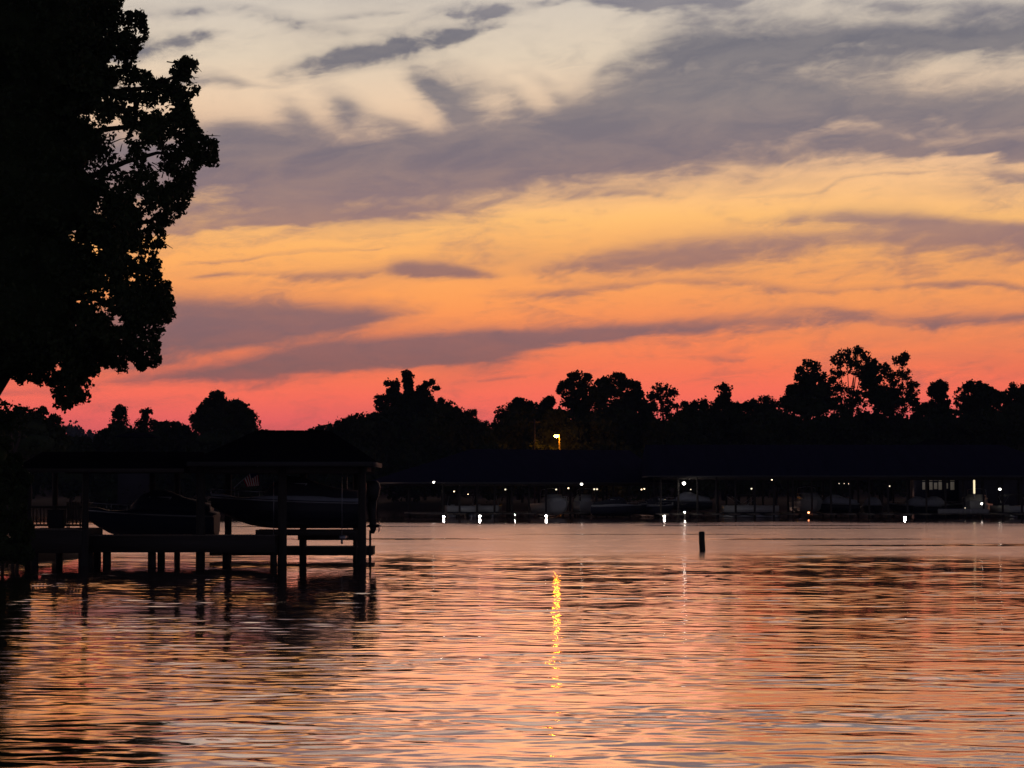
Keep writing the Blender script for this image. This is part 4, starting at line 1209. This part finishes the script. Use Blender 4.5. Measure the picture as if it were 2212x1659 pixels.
pier_lamp(2696, 2016, .07, 'tiny pier lamp just left of the lone pile')
pier_lamp(3151, 2046, .11, 'bright pier lamp left of the orange lamp', 243)
pier_lamp(3563, 2037, .125, 'bright pier lamp on the right of the marina', 243)

# pale float blocks under the right end
mb = MB(); mb.box((0, 0, 0), (.62, .5, .52), bev=.07); fo = mb.build('dock_float', M['concrete'])
for i in range(10):
    o_ = fo if i == 0 else fo.copy()
    if i: col.objects.link(o_)
    o_.location = (xat((3702 + i * 19.6) * S_, 248.9), 248.9, zat(2013 * S_, 248.9))
    tag(o_, 'pale block in the row of floats along the right marina dock edge', 'dock float', 'pale dock floats at the right')
lampf = lamp(3800, 2000, 247.3, 'dim', .05, 'tiny lamp shining on the row of pale dock floats')

# two-storey office with dim lit windows behind the slips
of_ = empty('marina_office', (xat(3697 * S_, 290), 290, 0), 'dark two storey building with rows of dim lit windows behind the right slips', 'building')
mb = MB(); w_ = (3790 - 3610) * S_ * 290 / F
mb.box((0, 3, 4.2), (w_, 6, 8.4)); mb.build('wall', M['hulldark'], of_)
mb = MB(); hip_roof(mb, -w_ / 2 - .5, w_ / 2 + .5, -.5, 6.5, 8.5, -w_ / 2 + 2, w_ / 2 - 2, 3, 9.6); mb.build('roof', M['shingle'], of_)
for py_, hh in ((1885, .55), (1913, .95)):
    for sx in (3641, 3663, 3684, 3702, 3726, 3750):
        mb = MB(); p = at(sx * S_, py_ * S_, 289.95); hh2 = hh * rnd.uniform(.7, 1.1)
        mb.box((p.x - of_.location.x, -.06, p.z), (rnd.uniform(.35, .6), .05, hh2)); wo = mb.build('window', M['litwin'], of_)
for sx in (3905, 3940, 3970):
    pass
hs = empty('boat_shed', (xat(3945 * S_, 285), 285, 0), 'grey sided shed behind the slips at the right edge', 'building')
mb = MB(); mb.box((0, 3, 2.6), (9.0, 6, 5.2)); mb.build('wall', M['dimwall'], hs)
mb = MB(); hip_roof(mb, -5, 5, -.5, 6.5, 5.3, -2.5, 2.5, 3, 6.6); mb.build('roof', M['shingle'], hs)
for sx in (-2.6, 0, 2.6):
    mb = MB(); mb.box((sx, -.03, 2.1), (1.5, .06, 3.4)); mb.build('door', M['fascia'], hs)

# pale house behind the left trees
hp = empty('lake_house', (xat(290, 372), 372, 1.2), 'dim boxy house among the trees behind the left slip shelter', 'house')
k = 372 / F
mb = MB(); mb.box((0, 3, 2.4), (70 * k, 6, 4.8 + 1.0)); mb.build('wall', M['dimwall'], hp)
mb = MB(); hip_roof(mb, -40 * k, 40 * k, -.6, 6.6, zat(942, 372) - 1.2, -22 * k, 22 * k, 3, zat(934, 372) - 1.2); mb.build('roof', M['shingle'], hp)

# ---------------------------------------------------------------- street lamp, pole and cable
Ds = 368.
sl = empty('street_lamp', (xat(1208.5, Ds), Ds, 1.0), 'glowing amber street lamp on a tall pole above the marina roof', 'street lamp')
ol = Vector(sl.location); pl = at(1202, 942, Ds) - ol
mb = MB(); mb.tube([(0, 0, -.5), (0, 0, pl.z + .1)], [.14, .09], 10); mb.build('pole', M['bark'], sl, smooth=True)
mb = MB(); mb.tube([(0, 0, pl.z - .05), (pl.x * .4, -.2, pl.z + .42), (pl.x, -.35, pl.z + .42)], .04, 8); mb.build('arm', M['black'], sl)
mb = MB(); mb.ball((pl.x, -.35, pl.z), .36, 14, 9, (1.15, 1, .75)); mb.build('bulb', M['amber'], sl, smooth=True)
mb = MB(); mb.lathe([(.08, .5), (.2, .44), (.42, .2), (.40, .18), (.1, .36)], (pl.x, -.35, pl.z), 12); mb.build('lamp_shade', M['black'], sl)
up_ = empty('utility_pole', (xat(1155, 371), 371, 1.0), 'thin utility pole left of the amber street lamp', 'pole')
zt = zat(905, 371) - 1.
mb = MB(); mb.tube([(0, 0, -.4), (0, 0, zt)], [.16, .11], 8); mb.build('pole', M['canvas'], up_)
mb = MB(); mb.box((0, 0, zt - .5), (1.9, .1, .12)); mb.build('crossarm', M['bark'], up_)

# thin evening air over the lake
mb = MB(); mb.box((0, 830, 49), (1500, 1760, 102))
hz_m = bpy.data.materials.new('evening_air'); hz_m.use_nodes = True
nt_ = hz_m.node_tree; nt_.nodes.remove(nt_.nodes['Principled BSDF'])
pv = nt_.nodes.new('ShaderNodeVolumePrincipled'); pv.inputs['Color'].default_value = (.45, .55, 1, 1); pv.inputs['Density'].default_value = .00011
nt_.links.new(pv.outputs[0], nt_.nodes['Material Output'].inputs['Volume'])
hz_o = mb.build('haze', hz_m); struct(hz_o, 'stuff')
tag(hz_o, 'thin bluish evening haze over the lake and far bank', 'haze')

# afterglow: the sun itself has set behind the far trees
sd = bpy.data.lights.new('afterglow_sun', 'SUN'); sd.energy = .02; sd.angle = R(12); sd.color = (1, .55, .35)
so = bpy.data.objects.new('afterglow_sun', sd); col.objects.link(so); so.rotation_euler = (R(-88), 0, 0)
so.location = (0, 500, 60)

# ---------------------------------------------------------------- render settings
sc.view_settings.view_transform = 'Standard'; sc.view_settings.look = 'None'; sc.view_settings.exposure = 0; sc.view_settings.gamma = 1
sc.render.engine = 'CYCLES'
sc.cycles.use_denoising = True
sc.cycles.volume_bounces = 0; sc.cycles.max_bounces = 6; sc.cycles.diffuse_bounces = 2; sc.cycles.glossy_bounces = 3; sc.cycles.transmission_bounces = 2
sc.cycles.sample_clamp_indirect = 20
sc.cycles.use_light_tree = True
